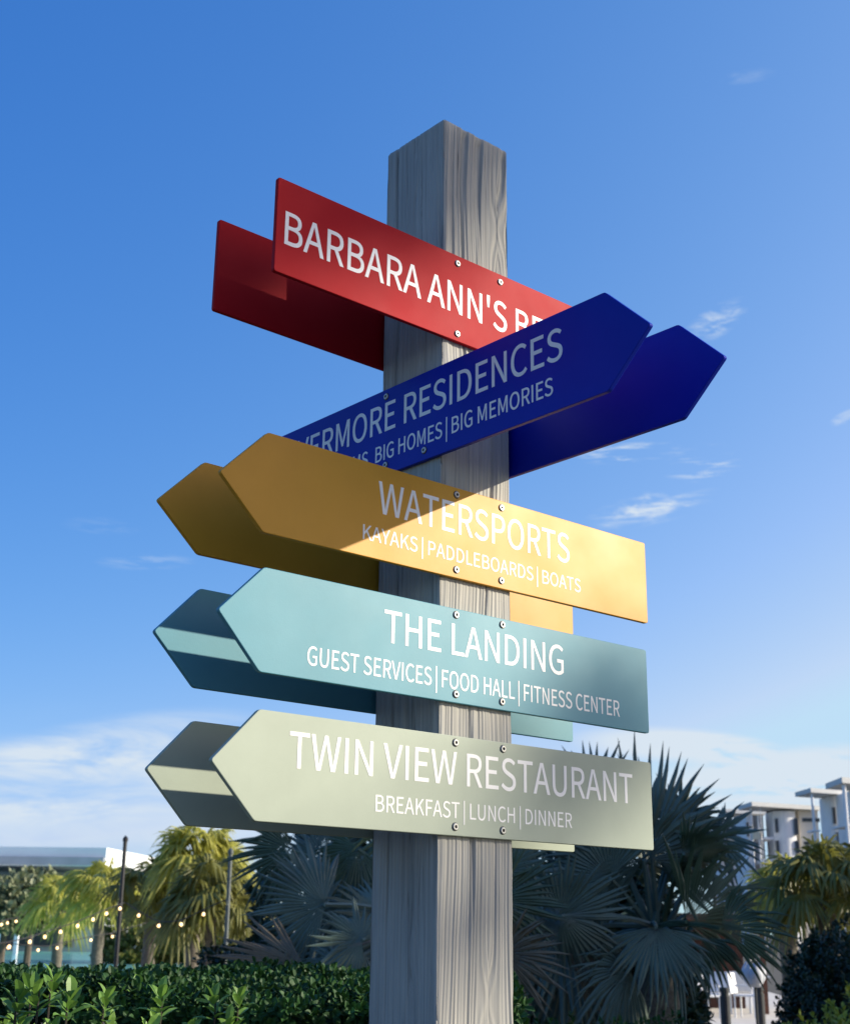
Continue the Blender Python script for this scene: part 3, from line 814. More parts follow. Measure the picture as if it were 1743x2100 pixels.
def hedge():
    rng = random.Random(21)
    t = thing('hedge', 'dense dark green clipped hedge across the lower left in front of the water', 'hedge', (-.9, 4.9, 0))
    mb = MB(); x0, x1 = -2.2, 1.22
    def top(x, y):
        zt = 1.502 + (-.9 + x + .9) * -.012
        return 1.415 - .015 * max(0, x + .55) + .05 * noise.noise((x * 1.3, y * 2, 4)) + .03 * noise.noise((x * 5, y * 5, 8))
    for i in range(9000):
        x = rng.uniform(x0, x1)
        if rng.random() < .55:
            y = rng.uniform(-.55, .75); z = top(x, y) - rng.random() ** 2 * .10; d = Vector((rng.uniform(-.5, .5), rng.uniform(-.6, .3), 1))
        else:
            z = 1.375 - rng.random() ** 1.3 * 1.0; y = -.55 + .08 * noise.noise((x * 3, 1, z * 3)) + rng.uniform(-.03, .1); d = Vector((rng.uniform(-.5, .5), -1, rng.uniform(.1, .9)))
        sprig(mb, Vector((x, y, z)), d.normalized(), 6, .038, .021, .05, rng)
    mb.build('foliage', M_HEDGE, t)
    sp = MB()
    for i in range(45):
        x = rng.uniform(x0, x1); y = rng.uniform(-.62, -.35)
        z = min(top(x, y), 1.5) - rng.uniform(.05, .2)
        sprig(sp, Vector((x, y, z)), Vector((rng.uniform(-.3, .3), -.35, 1)).normalized(), 7, .07, .032, .09, rng)
    o = sp.build('young_growth', M_SPRIG, t); o['label'] = 'bright young leaves scattered over the hedge'; o['kind'] = 'stuff'
    st = MB()
    for i in range(24):
        x = x0 + (x1 - x0) * (i + .5) / 24 + rng.uniform(-.05, .05)
        st.tube([(x, 0, 0), (x + rng.uniform(-.1, .1), rng.uniform(-.2, .2), .6), (x + rng.uniform(-.2, .2), rng.uniform(-.3, .4), 1.3)], [.02, .014, .006], 6)
    core = MB(); 
    st.build('stem', M_STEM, t)
    tw = MB()
    for i in range(900):       # twigs and old leaves inside
        x = rng.uniform(x0, x1); y = rng.uniform(-.4, .7); z = rng.uniform(.3, 1.28)
        sprig(tw, Vector((x, y, z)), Vector((rng.uniform(-1, 1), rng.uniform(-1, 1), rng.uniform(0, 1))).normalized(), 6, .1, .06, .1, rng)
    tw.build('inner_foliage', M_SHRUB, t)
hedge()
# shoots of a nearer plant at the lower left corner
SP = [(75, 2092, 3.2, .5), (100, 2068, 3.25, .8), (30, 2098, 3.2, .4), (135, 2100, 3.2, .5), (210, 2098, 3.5, .5), (330, 2090, 3.7, .5), (440, 2096, 3.8, .5), (487, 2092, 3.8, .5), (60, 2080, 3.5, .6)]
rng = random.Random(4)
c0 = at(110, 2100, 3.3); t = thing('shrub', 'light green leafy shoots in front of the hedge at the lower left corner', 'shrub', (c0.x, c0.y, 0))
mb = MB(); st = MB()
for x, y, Y, k in SP:
    p = at(x, y, Y); p = p - Vector((c0.x, c0.y, 0))
    sprig(mb, p, Vector((rng.uniform(-.2, .2), -.15, 1)).normalized(), 9, .062, .027, .06, rng)
    st.tube([(p.x * .3, p.y * .3, 0), (p.x * .8, p.y * .8, p.z * .5), p, p + Vector((0, 0, .06))], [.006, .005, .003, .002], 5)
    for j in range(3):
        q = p - Vector((rng.uniform(-.06, .06), rng.uniform(-.05, .05), rng.uniform(.06, .16)))
        sprig(mb, q, Vector((rng.uniform(-.6, .6), -.3, 1)).normalized(), 7, .06, .028, .06, rng)
mb.build('foliage', M_SPRIG, t); st.build('stem', M_STEM, t)

# dark shrubs behind the fan palms
DG = 'dark shrubs in the shade behind the fan palms'
for i, (x, Y, r, h, lab) in enumerate([
    (690, 15, 1.2, 2.7, 'dark shrub behind the left fans of the half hidden palm'),
    (860, 15, 1.3, 2.75, 'dark shrub directly behind the wooden post'),
    (1060, 15, 1.3, 2.6, 'dark shrub just right of the wooden post'),
    (1325, 15, .42, 2.15, 'narrow dark shrub behind the trunk of the right fan palm'),
    (1185, 15.5, .85, 2.6, 'dark shrub between the post and the right fan palm')]):
    p = at(x, 2000, Y)
    bush('shrub', lab, 'shrub', (p.x, Y, 0), (r, .9, h), 1300, .12, .06, M_SHRUB, 40 + i, DG, stems=True)
for i, (x, Y, r, h, lab) in enumerate([
    (1672, 17.5, .36, 1.42, 'dark rounded shrub to the right of the white bud lantern'),
    (1715, 17, .55, 1.55, 'dark shrub under the drooping palm at the right edge'),
    (1790, 16, .6, 1.5, 'dark shrub cut off by the right edge below the palms'),
    (560, 13.5, .7, 1.25, 'low dark shrub behind the hedge left of the post'),
    (480, 16, .6, 1.3, 'low dark shrub at the foot of the second light pole')]):
    p = at(x, 2000, Y)
    bush('shrub', lab, 'shrub', (p.x, Y, 0), (r, .7, h), 1300, .08, .045, M_SHRUB, 60 + i, 'low dark shrubs along the path')
for i, (x, Y, r, h, lab, m) in enumerate([
    (1690, 9.2, .5, 1.03, 'bright yellow-green shrub in the lower right corner', M_LIME),
    (1745, 9.6, .4, 1.08, 'yellow-green shrub at the right edge beside the corner one', M_LIME),
    (1130, 9.0, .7, .98, 'low green shrub at the foot of the post on its right', M_HEDGE),
    (1280, 9.6, .6, .99, 'low green shrub under the right fan palm', M_HEDGE),
    (1370, 10.4, .38, .93, 'low green shrub beside the dark bollard', M_HEDGE)]):
    p = at(x, 2090, Y)
    bush('shrub', lab, 'shrub', (p.x, Y, 0), (r, .45, h), 620, .06, .028, m, 80 + i, None)
# trees and shrubs on the far shore
for i, (x, y, Y, r, lab, m) in enumerate([
    (68, 1832, 60, .9, 'pale grey-green tree in front of the far white roof', M_PALE),
    (10, 1880, 58, 1.6, 'straw-coloured shrub at the left edge across the water', M_PALE),
    (320, 1850, 70, 2.4, 'green tree across the water behind the palms', M_SABAL2),
    (430, 1850, 74, 2.6, 'green tree across the water right of the far roof', M_SABAL2),
    (500, 1840, 70, 2.6, 'green tree across the water behind the second light pole', M_SABAL2)]):
    p = at(x, y, Y)
    t = bush('tree', lab, 'tree', (p.x, Y, 0) if i > 1 else (p.x, Y, p.z - .6), (r, r * .7, p.z + .6 if i > 1 else r), 420, .42, .24, m, 100 + i, 'trees on the far shore', stems=False)
    tk = MB(); tk.tube([(0, 0, 0 if i > 1 else .6 - p.z), (.05, 0, .4), (0, .05, .9)], [.16, .12, .05], 8); tk.build('trunk', M_BARK, t)

# ------------------------------------------------------------------ white apartment buildings at the right
M_WHITE = mat('white_render', (.80, .80, .79), .8, var=.06, scale=.4, bump=.1, bscale=8)
M_WHITE2 = mat('sunlit_cream_render', (.76, .69, .58), .8, var=.06, scale=.4)  # warm tone puts the sunlight on the right-hand wall into its colour
M_ROOF = mat('roof_slab', (.60, .60, .57), .8, var=.06, scale=.3)
M_GLASS = mat('dark_glass', (.015, .02, .026), .14, var=.3, scale=.5, spec=.35)
M_RAIL = mat('grey_metal', (.16, .17, .18), .4, metal=.6, var=.1)
M_GREY = mat('grey_concrete', (.40, .40, .41), .85, var=.1, scale=1)
M_CREAM = mat('lantern_glass', (.78, .66, .45), .5, var=.05)

def c4(x, y):        # position on the enlarged view of the apartments
    return 1394.3 + .2 * x, 1568.6 + .2 * y

def wbox(mb, x0, y0, x1, y1, Y, depth, dy=0.0, mi=0):
    """box whose front face fills the picture rectangle at distance Y"""
    a = at(*c4(x0, y0), Y); b = at(*c4(x1, y1), Y)
    X0, X1 = sorted((a.x, b.x)); Z0, Z1 = sorted((a.z, b.z))
    mb.box(X0, X1, Y + dy, Y + dy + depth, Z0, Z1, mi)
def tobase(y=1300):
    return y

def building(label, Y, roof, walls, wins, cols, extra, base_x, seed):
    bp_ = at(*c4(base_x, 1000), Y); base = Vector((bp_.x, Y, 0))
    t = thing('apartment_building', label, 'building', base, 0, 'white apartment buildings above the palms')
    def done(mb, name, m, par=t):
        o = rel(mb, base).build(name, m, par); return o
    # roof slab: corner of the eaves towards us, sides running back
    (lx, ly), (ax, ay), (rx, ry), th = roof
    A = at(*c4(ax, ay), Y - 3); zt = A.z
    def hit(x, y):
        d = ray(*c4(x, y)); k = (zt - EYE) / d.z
        return Vector((0, 0, EYE)) + d * k
    L = hit(lx, ly); Rr = hit(rx, ry)
    
    back = L + (Rr - A)
    zb = at(*c4(ax, ay + th), Y - 3).z
    mb = MB(); mb.prism([(A.x, A.y), (Rr.x, Rr.y), (back.x, back.y), (L.x, L.y)], zb, zt)
    r_ = done(mb, 'roof', M_ROOF)
    for (x0, y0, x1, y1, dy, curved, m) in walls:
        mb = MB()
        a = at(*c4(x0, y0), Y + dy); b = at(*c4(x1, y1), Y + dy)
        top = min(a.z, zb - .02)
        if curved:
            n = 14; w = (b.x - a.x); pts = []
            for i in range(n + 1):
                u = i / n; pts.append((a.x + w * u, Y + dy - math.sin(math.pi * u) * w * .22))
            pts += [(b.x, Y + dy + 4.5), (a.x, Y + dy + 4.5)]
            mb.prism(pts, 0, top)
        else:
            mb.box(a.x, b.x, Y + dy, Y + dy + 9, 0, top)
        w_ = done(mb, 'wall', m)
        for (u0, v0, u1, v1) in [q for q in wins if x0 <= q[0] < x1]:
            off = 0
            if curved:
                u = ((u0 + u1) / 2 - x0) / (x1 - x0); off = -math.sin(math.pi * u) * (b.x - a.x) * .22 - .25
            f = MB(); a2 = at(*c4(u0, v0), Y + dy); b2 = at(*c4(u1, v1), Y + dy)
            f.box(a2.x - .12, b2.x + .12, Y + dy + off - .10, Y + dy + off + .5, b2.z - .12, a2.z + .12)
            fo = done(f, 'window', M_RAIL, t)
            g_ = MB(); g_.box(a2.x, b2.x, Y + dy + off - .16, Y + dy + off - .11, b2.z, a2.z); done(g_, 'pane', M_GLASS, fo)
    for (x, y0, y1, w, dy) in cols:
        a = at(*c4(x - w / 2, y0), Y + dy); b = at(*c4(x + w / 2, y1), Y + dy)
        mb = MB(); mb.lathe([((b.x - a.x) / 2, 0), ((b.x - a.x) / 2, min(a.z, zb + .05))], 12, ((a.x + b.x) / 2, Y + dy, 0)); done(mb, 'column', M_WHITE)
    for (name, x0, y0, x1, y1, dy, dep, m) in extra:
        a = at(*c4(x0, y0), Y + dy); b = at(*c4(x1, y1), Y + dy)
        mb = MB(); mb.box(a.x, b.x, Y + dy, Y + dy + dep, b.z, a.z); done(mb, name, m)
    return t
building('white apartment building partly hidden behind the big silvery fan, farthest back', 216,
    ((395, 500), (470, 455), (880, 470), 40),
    [(440, 555, 640, 1000, 3, False, M_WHITE)], [(470, 640, 500, 760), (560, 640, 580, 760)],
    [(520, 500, 1000, 18, -1), (600, 500, 1000, 26, -1.5), (655, 520, 1000, 14, 0)],
    [('balcony', 520, 790, 650, 806, -1, 4, M_WHITE)], 500, 1)
building('white apartment building with a rounded wall and a cream lamp box', 202,
    ((595, 425), (735, 380), (1440, 425), 44),
    [(680, 520, 745, 1010, 2, False, M_WHITE), (745, 520, 880, 1010, 5, False, M_GREY), (950, 478, 1215, 1010, 2, True, M_WHITE), (1216, 470, 1450, 1010, 3, False, M_WHITE2)],
    [(688, 600, 702, 730), (975, 565, 992, 690), (1172, 560, 1198, 712), (984, 790, 1000, 905), (1184, 790, 1210, 905), (1260, 556, 1425, 580), (1275, 796, 1440, 818)],
    [(838, 430, 1010, 28, -1.5), (742, 440, 1010, 14, 0), (815, 520, 1010, 10, 1)],
    [('balcony', 860, 742, 965, 768, -1, 6, M_WHITE), ('balcony', 850, 972, 965, 1010, -1, 6, M_WHITE), ('recess_panel', 884, 450, 950, 735, 6, .3, M_GLASS), ('recess_panel', 900, 790, 960, 965, 6, .3, M_GLASS), ('lamp_box', 750, 690, 828, 768, -2.4, .9, M_CREAM)], 900, 2)  # dark panels fill the balcony recess and the opening below it
building('white apartment building with a thin roof on a slender column, second from the right', 188,
    ((1178, 285), (1340, 238), (1760, 268), 46),
    [(1521, 325, 1705, 1010, 1.5, True, M_WHITE)],
    [(1560, 450, 1582, 600), (1600, 705, 1622, 880)],
    [(1378, 290, 1010, 26, -2)],
    [('cap_band', 1365, 668, 1440, 686, -2.5, 3, M_WHITE), ('gap_shade', 1490, 305, 1690, 322, 3, .4, M_GLASS)], 1540, 3)  # dark strip paints the shade in the gap under the roof
building('white apartment building cut off by the right edge, its roof the highest', 176,
    ((1490, 195), (1660, 128), (2100, 160), 60),
    [(1800, 250, 2000, 1010, 3, False, M_WHITE)], [(1820, 400, 1850, 560)],
    [(1712, 210, 1010, 24, -2)],
    [('balcony', 1690, 608, 1830, 632, -1.5, 6, M_WHITE), ('balcony_rail', 1695, 545, 1800, 551, -1.4, .08, M_RAIL), ('balcony_rail', 1695, 570, 1800, 576, -1.4, .08, M_RAIL)], 1720, 4)

# ------------------------------------------------------------------ long low building across the lagoon
Y = 95
P0 = at(-60, 1739, Y); Pc = at(191, 1735, Y - 4); Pe = at(400, 1778, Y + 62)
bz = at(0, 1775, Y).z; zt = at(100, 1738, Y).z
base = Vector((Pc.x, Y, 0))
t = thing('pavilion', 'long low building with a wide white flat roof across the lagoon at the left', 'building', base)
d = ray(400, 1776); k = (zt - EYE) / d.z; Pe = Vector((0, 0, EYE)) + d * k
Xl = at(-220, 1739, Y).x
mb = MB(); mb.prism([(Xl, Y), (Pc.x, Y), (Pe.x, Pe.y), (Xl, Pe.y)], bz, zt)
rel(mb, base).build('roof', M_WHITE, t)
mb = MB(); mb.prism([(Xl, Y + .3), (Pc.x - .3, Y + .3), (Pe.x - .5, Pe.y - .3), (Xl, Pe.y - .3)], bz - .06, bz - .003); rel(mb, base).build('soffit_shade', M_RAIL, t)  # dark sheet added below: shade under the eaves put into its colour
mb = MB(); z2 = at(0, 1757, Y).z; mb.box(Xl, Pc.x - .1, Y - .25, Y - .02, bz + .05, z2); rel(mb, base).build('fascia', M_GREY, t)
mb = MB(); mb.prism([(Xl, Y + 9), (Pc.x - 2, Y + 9), (Pe.x - 5, Pe.y - 2), (Xl, Pe.y - 2)], 0, bz - .07); rel(mb, base).build('wall', M_GREY, t)
for i in range(9):
    x0 = Xl + 1 + i * 3.4
    if x0 + 3 > Pc.x - 2: break
    f = MB(); f.box(x0, x0 + 3.0, Y + 8.8, Y + 9.05, .3, bz - .8); fo = rel(f, base).build('window', M_RAIL, t)
    g_ = MB(); g_.box(x0 + .12, x0 + 2.88, Y + 8.7, Y + 8.78, .4, bz - .9); rel(g_, base).build('pane', M_GLASS, fo)
mb = MB(); a = at(-150, 1836, Y - 6); b = at(44, 1846, Y - 6); mb.box(a.x, b.x, Y - 6, Y + 8.5, b.z, a.z); rel(mb, base).build('canopy', M_WHITE, t)
for x in (42, 10, -20):
    a = at(x, 1840, Y - 5.5); mb = MB(); mb.box(a.x - .12, a.x + .12, Y - 5.6, Y - 5.36, 0, a.z - .1); rel(mb, base).build('column', M_WHITE, t)

# ------------------------------------------------------------------ light poles and strings of bulbs
M_POLE = mat('black_pole', (.012, .012, .014), .45, var=.2)
M_POLE2 = mat('grey_green_pole', (.11, .13, .12), .5, var=.2)
M_CABLE = mat('cable', (.03, .03, .03), .6, var=.1)
M_BULB = emit('warm_bulb', (1.0, .62, .26), 2.4)
def pole(label, x, ytop, Y, r, m):
    p = at(x, ytop, Y); b = Vector((p.x, Y, 0))
    t = thing('light_pole', label, 'pole', b, 0, 'poles that carry the strings of bulbs')
    mb = MB(); mb.tube([(0, 0, 0), (0, 0, p.z)], [r, r * .9], 10); mb.build('post', m, t)
    mb = MB(); mb.lathe([(r * 1.25, p.z), (r * 1.25, p.z + .05), (r * .4, p.z + .09), (.001, p.z + .1)], 10); mb.build('cap', m, t)
    mb = MB(); mb.box(-.14, .14, -.14, .14, 0, .02); mb.build('base_plate', m, t)
    mb = MB(); z = at(x, 1856, Y).z; mb.tube([(0, -r, z), (0, -r - .09, z), (0, -r - .1, z + .05)], .012, 6); mb.build('hook', m, t)
    return p
pole('slim black light pole standing in front of the sunlit palms', 257, 1726, 24, .038, M_POLE)
pole('slim grey-green light pole at the left end of the dark palms', 473, 1752, 22, .035, M_POLE2)
def string(label, pts, Y0, Y1, bulbs, Yb=None):
    P = [at(x, y, Y0 + (Y1 - Y0) * i / (len(pts) - 1)) for i, (x, y) in enumerate(pts)]
    c = P[0]
    t = thing('string_lights', label, 'string lights', c, 0, 'strings of warm bulbs by the lagoon')
    # smooth cable
    q = []
    for i in range(len(P) - 1):
        p0, p1, p2, p3 = P[max(i - 1, 0)], P[i], P[i + 1], P[min(i + 2, len(P) - 1)]
        for j in range(6):
            u = j / 6
            q.append(.5 * ((2 * p1) + (p2 - p0) * u + (2 * p0 - 5 * p1 + 4 * p2 - p3) * u * u + (3 * p1 - p0 - 3 * p2 + p3) * u ** 3))
    q.append(P[-1])
    mb = MB(); mb.tube(q, .008, 5); rel(mb, c).build('cable', M_CABLE, t)
    for x in bulbs:
        best = min(q, key=lambda p: abs(CX + FD * ((p - Vector((0, 0, EYE))).dot(CR) / (p - Vector((0, 0, EYE))).dot(CF)) - x))
        mb = MB(); mb.lathe([(.010, -.005), (.013, -.046), (.011, -.046)], 8, best); so = rel(mb, c).build('socket', M_CABLE, t)
        mb = MB(); mb.lathe([(.010, -.045), (.019, -.055), (.025, -.076), (.019, -.096), (.001, -.102)], 10, best); rel(mb, c).build('bulb', M_BULB, t, smooth=True)
string('string of warm bulbs sloping down left from the black light pole', [(255, 1852), (219, 1865), (160, 1890), (93, 1912), (62, 1922), (20, 1932), (-60, 1945)], 23.8, 20, [247, 219, 191, 160, 130, 93, 62, 19])
string('string of warm bulbs sagging between the black pole and the grey-green pole', [(258, 1852), (285, 1869), (326, 1890), (372, 1887), (418, 1866), (472, 1842)], 23.8, 22, [285, 326, 372, 418])
string('lowest string of warm bulbs hanging over the water at the left', [(300, 1893), (231, 1914), (187, 1921), (118, 1937), (79, 1941), (-40, 1930)], 30, 26, [231, 187, 118, 79, 20])
string('string of warm bulbs at the far left above the water', [(40, 1882), (16, 1886), (-6, 1891), (-60, 1896)], 30, 28, [32, 16, 3])

# ------------------------------------------------------------------ things along the path at the right
M_DARK = mat('dark_post', (.025, .03, .035), .5, var=.2)
def bollard(label, x, ytop, Y, r):
    p = at(x, ytop, Y); b = Vector((p.x, Y, 0))
    t = thing('bollard', label, 'bollard', b, 0, 'dark bollards along the path')
    mb = MB(); mb.lathe([(r, .02), (r, p.z - .12), (r * .8, p.z - .12), (r * .8, p.z - .07), (r, p.z - .07), (r, p.z - .015), (r * .85, p.z), (.001, p.z)], 14); mb.build('post', M_DARK, t)
    mb = MB(); mb.lathe([(r * 1.5, 0), (r * 1.5, .02), (r, .02)], 14); mb.build('base_plate', M_DARK, t)
bollard('dark bollard in the middle of the path opening, nearest the white chairs', 1485, 2026, 21, .075)
bollard('dark bollard on the right side of the path opening below the white bud lantern', 1556, 2024, 25, .085)
bollard('dark bollard on the left of the path opening by the brown counter', 1424, 2052, 20, .06)

# white bud lantern on a pole
M_BUD = mat('white_fabric', (.62, .66, .74), .7, var=.06, scale=4, trans=.2)
p = at(1547, 1997, 20.5); b = Vector((p.x, 20.5, 0))
t = thing('bud_lantern', 'white bud-shaped lantern with overlapping petals above the dark shrubs', 'lantern', b)
mb = MB(); mb.tube([(0, 0, 0), (0, 0, p.z - .15)], .02, 8); mb.build('pole', M_DARK, t)
for k in range(7):
    az = k * 360 / 7 + 8
    mb = MB(); vs = []; fs = []
    nu, nv = 8, 6
    for i in range(nu + 1):
        v = i / nu
        rr = .175 * math.sin(math.pi * min(1, .10 + .72 * v)) ** .8 * (1 - .45 * v ** 3)
        for j in range(nv + 1):
            u = (j / nv - .5) * 2
            wv = (1 - v ** 3 * .98) * R(40)
            a_ = R(az) + u * wv
            r2 = rr * (1 + .06 * math.cos(u * 3)) + .012 * (k % 2)
            vs.append((r2 * math.cos(a_), r2 * math.sin(a_), p.z - .19 + .40 * v - .03 * u * u * v))
    for i in range(nu):
        for j in range(nv):
            fs.append((i * (nv + 1) + j, i * (nv + 1) + j + 1, (i + 1) * (nv + 1) + j + 1, (i + 1) * (nv + 1) + j))
    mb.add(vs, fs); o = mb.build('petal', M_BUD, t, smooth=True)
    so = o.modifiers.new('solid', 'SOLIDIFY'); so.thickness = .006

# brown beach bar in the shade with a white top
M_BROWN = mat('brown_wood', (.14, .055, .03), .7, var=.3, scale=3, stretch=(1, 1, 8))
M_BRICK = mat('red_brown_wall', (.075, .032, .024), .8, var=.35, scale=5)
M_WH = mat('white_paint', (.70, .71, .72), .6, var=.05)
Yb = 31
a = at(1330, 2052, Yb); c = at(1428, 2100, Yb); b = Vector(((a.x + c.x) / 2, Yb, 0)); hw = (c.x - a.x) / 2
t = thing('beach_bar', 'brown wooden bar with a pale counter top under the right fan palm', 'bar', b)
zc = a.z
mb = MB(); mb.box(-hw, hw, 0, .6, 0, zc - .06); mb.build('counter', M_BROWN, t)
mb = MB(); mb.box(-hw - .06, hw + .06, -.1, .72, zc - .056, zc); o = mb.build('counter_top', M_WH, t); bevel(o, .01)
mb = MB(); mb.box(-hw - .3, hw + 1.6, 2.2, 2.4, 0, 1.95); mb.build('back_wall', M_BRICK, t)
mb = MB(); mb.box(-hw - .6, hw + 1.9, -.4, 2.7, 1.95, 2.08); mb.build('roof', M_BROWN, t)
for s_ in (-hw - .3, hw + 1.5):
    mb = MB(); mb.box(s_ - .05, s_ + .05, -.2, -.1, 0, 1.94); mb.build('post', M_BROWN, t)
rng = random.Random(9)
for k in range(5):
    mb = MB(); x = -hw + .25 + k * hw * .45; mb.lathe([(.035, zc + .002), (.035, zc + .16), (.014, zc + .21), (.014, zc + .27), (.001, zc + .272)], 10, (x, .35, 0))
    o = mb.build('bottle', mat('bottle_%d' % k, rng.choice([(.5, .22, .08), (.45, .4, .3), (.25, .08, .04)]), .2), None); o.location = b
    tag(o, ['amber bottle on the bar counter at its left end', 'second bottle from the left on the bar counter', 'middle bottle on the bar counter', 'fourth bottle from the left on the bar counter', 'bottle nearest the right end of the bar counter'][k], 'bottle', 'bottles on the bar counter')
for k, (x, y) in enumerate([(1373, 2018), (1398, 2021), (1414, 2042)]):
    p = at(x, y, Yb + .9)
    tt = thing('pendant_lamp', ['warm lit pendant lamp over the left of the brown bar', 'warm lit pendant lamp over the middle of the brown bar', 'lowest warm lit pendant lamp at the right of the brown bar'][k], 'lamp', p, 0, 'pendant lamps of the bar')
    mb = MB(); mb.tube([(0, 0, .04), (0, 0, 1.95 - p.z)], .006, 5); mb.build('cord', M_CABLE, tt)
    mb = MB(); mb.lathe([(.001, -.05), (.03, -.04), (.045, 0), (.03, .04), (.001, .05)], 10); mb.build('globe', M_BULB, tt, smooth=True)

# white garden chairs and a table beyond the bollards
def chair(x, Y, rz, label):
    p = at(x, 2085, Y); t = thing('garden_chair', label, 'chair', (p.x, Y, 0), R(rz), 'white chairs beyond the bollards')
    mb = MB(); mb.box(-.24, .24, -.24, .24, .42, .46); o = mb.build('seat', M_WH, t); bevel(o, .015)
    mb = MB(); mb.box(-.24, .24, .20, .24, .50, .92, M=Matrix.Rotation(R(-8), 4, 'X')); o = mb.build('backrest', M_WH, t); bevel(o, .015)
    for sx in (-.21, .21):
        mb = MB(); mb.box(sx - .02, sx + .02, -.22, .20, .62, .65); mb.build('armrest', M_WH, t)
        for sy in (-.21, .21):
            mb = MB(); mb.tube([(sx, sy, 0), (sx, sy, .42 if sy > 0 else .62)], .018, 6); mb.build('leg', M_WH, t)
chair(1447, 29, 20, 'white garden chair next to the brown bar, leftmost of the chairs')
chair(1474, 30, -15, 'white garden chair left of the middle bollard')
chair(1520, 31, 170, 'white garden chair facing away between the middle and right bollards')
chair(1535, 29.5, 60, 'white garden chair turned sideways close to the right bollard')
p = at(1505, 2085, 33); t = thing('garden_table', 'white slatted table beyond the white chairs', 'table', (p.x, 33, 0))
mb = MB()
for i in range(7): mb.box(-.8, .8, -.42 + i * .12, -.32 + i * .12, .70, .74)
mb.box(-.7, -.64, -.4, .4, .66, .698); mb.box(.64, .7, -.4, .4, .66, .698)
mb.build('tabletop', M_WH, t)
for sx in (-.67, .67):
    for sy in (-.34, .34):
        mb = MB(); mb.box(sx - .03, sx + .03, sy - .03, sy + .03, 0, .66); mb.build('leg', M_WH, t)

# street lamp with a white bowl, seen between the fan tips
p = at(1494, 1768, 34); b = Vector((p.x - .35, 34.2, 0))
t = thing('street_lamp', 'lamp with a white bowl hanging from a black arm below the apartments', 'street lamp', b)
zt = p.z + .5
mb = MB(); mb.tube([(0, 0, 0), (0, 0, zt)], [.06, .045], 10); mb.build('post', M_POLE, t)
mb = MB(); mb.tube([(0, 0, zt - .02), (.35, -.2, zt), (.8, -.2, zt - .08)], .022, 8); mb.tube([(.0, 0, zt - .35), (.35, -.2, zt - .03)], .015, 6); mb.build('arm', M_POLE, t)
mb = MB(); mb.tube([(.35, -.2, zt), (.35, -.2, p.z + .1)], .012, 6); mb.build('hanger', M_POLE, t)
mb = MB(); mb.lathe([(.02, p.z + .12), (.21, p.z + .1), (.22, p.z + .05), (.17, p.z - .06), (.07, p.z - .11), (.001, p.z - .115)], 18, (.35, -.2, 0)); mb.build('bowl', M_WH, t, smooth=True)

# ------------------------------------------------------------------ trees out of frame on the sun's side, which shade the garden
M_TREE = mat('broad_leaf', (.045, .085, .025), .5, var=.35, scale=2, trans=.15)
def crown_tree(label, x, y, h, clumps, n, L, seed, group='tall trees on the sunny side'):
    rng = random.Random(seed)
    t = thing('shade_tree', label, 'tree', (x, y, 0), 0, group)
    mb = MB(); vs = []; fs = []
    for (cx, cy, cz, r, dens) in clumps:
        for i in range(int(n * dens)):
            d = Vector((rng.gauss(0, 1), rng.gauss(0, 1), rng.gauss(0, 1))).normalized() * (r * rng.random() ** .45)
            p = Vector((cx, cy, cz)) + d
            dd = Vector((rng.uniform(-1, 1), rng.uniform(-1, 1), rng.uniform(-.8, .4))).normalized()
            nn = Vector((rng.uniform(-1, 1), rng.uniform(-1, 1), rng.uniform(-1, 1)))
            if dd.cross(nn).length < .05: continue
            leaf(vs, fs, p, dd, nn.normalized(), L, L * .5, rng)
    mb.add(vs, fs); mb.build('crown', M_TREE, t)
    st = MB(); st.tube([(0, 0, 0), (.1, .05, h * .35), (0, -.1, h * .7)], [.3, .24, .14], 10)
    for (cx, cy, cz, r, dens) in clumps:
        st.tube([(0, 0, h * .5), (cx * .5, cy * .5, h * .5 + (cz - h * .5) * .6), (cx, cy, cz)], [.1, .07, .02], 6)
    st.build('trunk', M_BARK, t)
for i, (x, y, h) in enumerate([(9.5, 10.5, 8.5), (9.8, 13.5, 9), (10.5, 16.5, 9.5), (8.6, 7.4, 6.6)]):
    rng = random.Random(300 + i)
    cl_ = [(rng.uniform(-1.2, 1.2), rng.uniform(-1.3, 1.3), rng.uniform(.25, .85) * h, rng.uniform(1.1, 1.6), 1) for k in range(9)]
    crown_tree(['broad leafy tree on the right beyond the frame', 'second broad leafy tree on the right beyond the frame', 'third broad leafy tree on the right beyond the frame', 'smaller leafy tree on the right beyond the frame'][i], x, y, h, cl_, 420, .32, 300 + i)

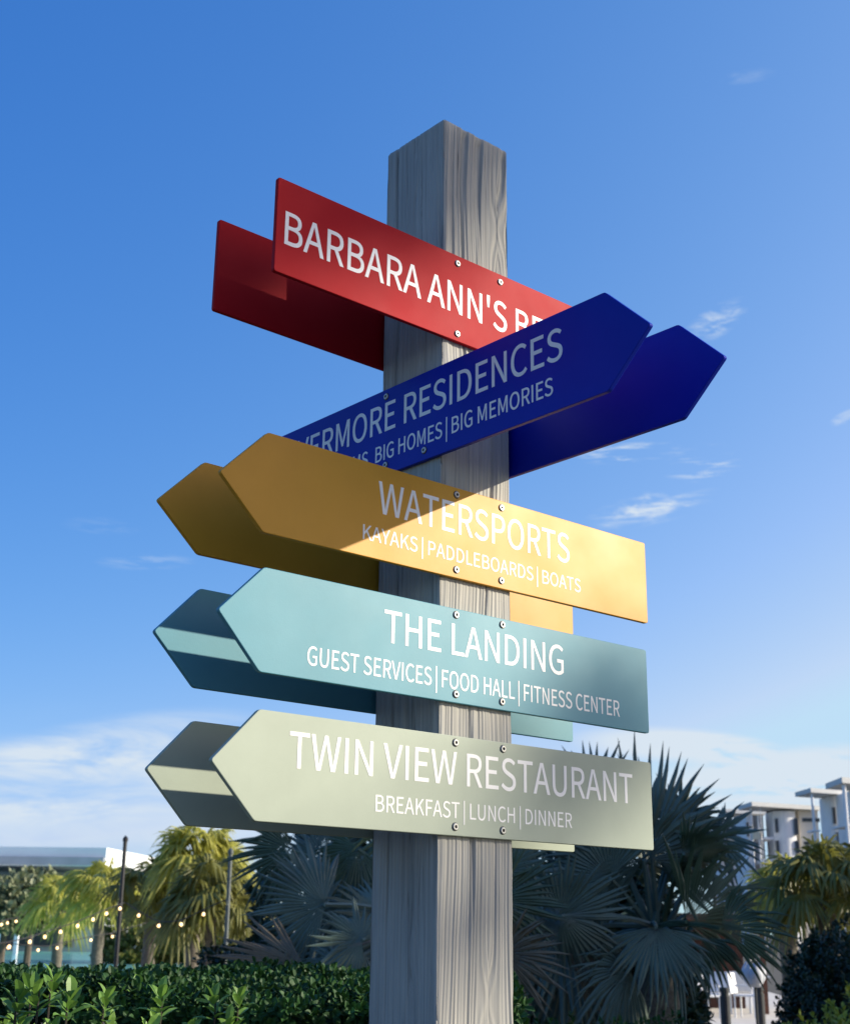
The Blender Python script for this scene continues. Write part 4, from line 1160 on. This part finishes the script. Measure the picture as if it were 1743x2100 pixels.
# the tree whose outer sprays dapple the sign
def spray_tree():
    rng = random.Random(77)
    Mw = Matrix.Translation(CORNER) @ Matrix.Rotation(POST_ROT, 4, 'Z')
    pts = []
    for (u, z, r, n) in [(-.42, -.36, .13, 40), (-.26, -.24, .13, 40), (-.08, -.10, .13, 44), (.08, .0, .12, 44), (.20, .03, .10, 36), (-.42, -.16, .15, 40), (-.24, -.06, .15, 40), (-.48, -.52, .10, 22), (-.30, -.42, .09, 10), (-.12, -.24, .09, 34), (-.02, -.26, .08, 26), (-.20, -.27, .09, 34), (-.06, -.20, .09, 34), (-.05, -.285, .07, 40), (.02, -.24, .07, 26), (-.14, -.31, .06, 16), (.02, -.16, .09, 26),
                         (.40, -1.27, .11, 30), (.56, -1.22, .10, 26), (.58, -1.34, .10, 26), (.22, -1.46, .10, 16), (.36, -1.52, .11, 19), (.06, -1.52, .09, 11), (.10, -1.74, .11, 30), (.47, -1.45, .08, 14)]:
        p = Mw @ Vector((u, 0, z + TOP)) + SUNV * 25
        pts.append((p, r, n))
    bx, by = pts[0][0].x + .5, .2
    t = thing('shade_tree', 'tall leafy tree far to the right, its outer sprays dappling the sign', 'tree', (bx, by, 0), 0, 'tall trees on the sunny side')
    vs = []; fs = []
    B = Vector((bx, by, 0))
    for p, r, n in pts:
        for i in range(n):
            d = Vector((rng.gauss(0, 1), rng.gauss(0, 1), rng.gauss(0, 1))).normalized() * (r * rng.random() ** .4)
            dd = Vector((rng.uniform(-1, 1), rng.uniform(-1, 1), rng.uniform(-.8, .4))).normalized()
            nn = Vector((rng.uniform(-1, 1), rng.uniform(-1, 1), rng.uniform(-1, 1))).normalized()
            leaf(vs, fs, p + d - B, dd, nn, .11, .055, rng)
    for i in range(5200):
        d = Vector((rng.gauss(0, 1), rng.gauss(0, 1), rng.gauss(0, 1))).normalized() * (rng.random() ** .45)
        p = Vector((d.x * 2.0, d.y * 1.1 - .35, 12.2 + d.z * 2.6))
        if p.y + by > 1.35: continue
        dd = Vector((rng.uniform(-1, 1), rng.uniform(-1, 1), rng.uniform(-.8, .4))).normalized()
        nn = Vector((rng.uniform(-1, 1), rng.uniform(-1, 1), rng.uniform(-1, 1))).normalized()
        leaf(vs, fs, p, dd, nn, .2, .1, rng)
    mb = MB(); mb.add(vs, fs); mb.build('crown', M_TREE, t)
    st = MB(); st.tube([(0, -.2, 0), (.1, -.3, 5), (0, -.3, 10), (0, -.3, 13)], [.3, .24, .16, .04], 10)
    for p, r, n in pts[::3]:
        q = p - B; st.tube([(0, -.3, q.z - 1.6), (q.x * .5, q.y * .4, q.z - .7), q], [.04, .02, .006], 5)
    st.build('trunk', M_BARK, t)
spray_tree()
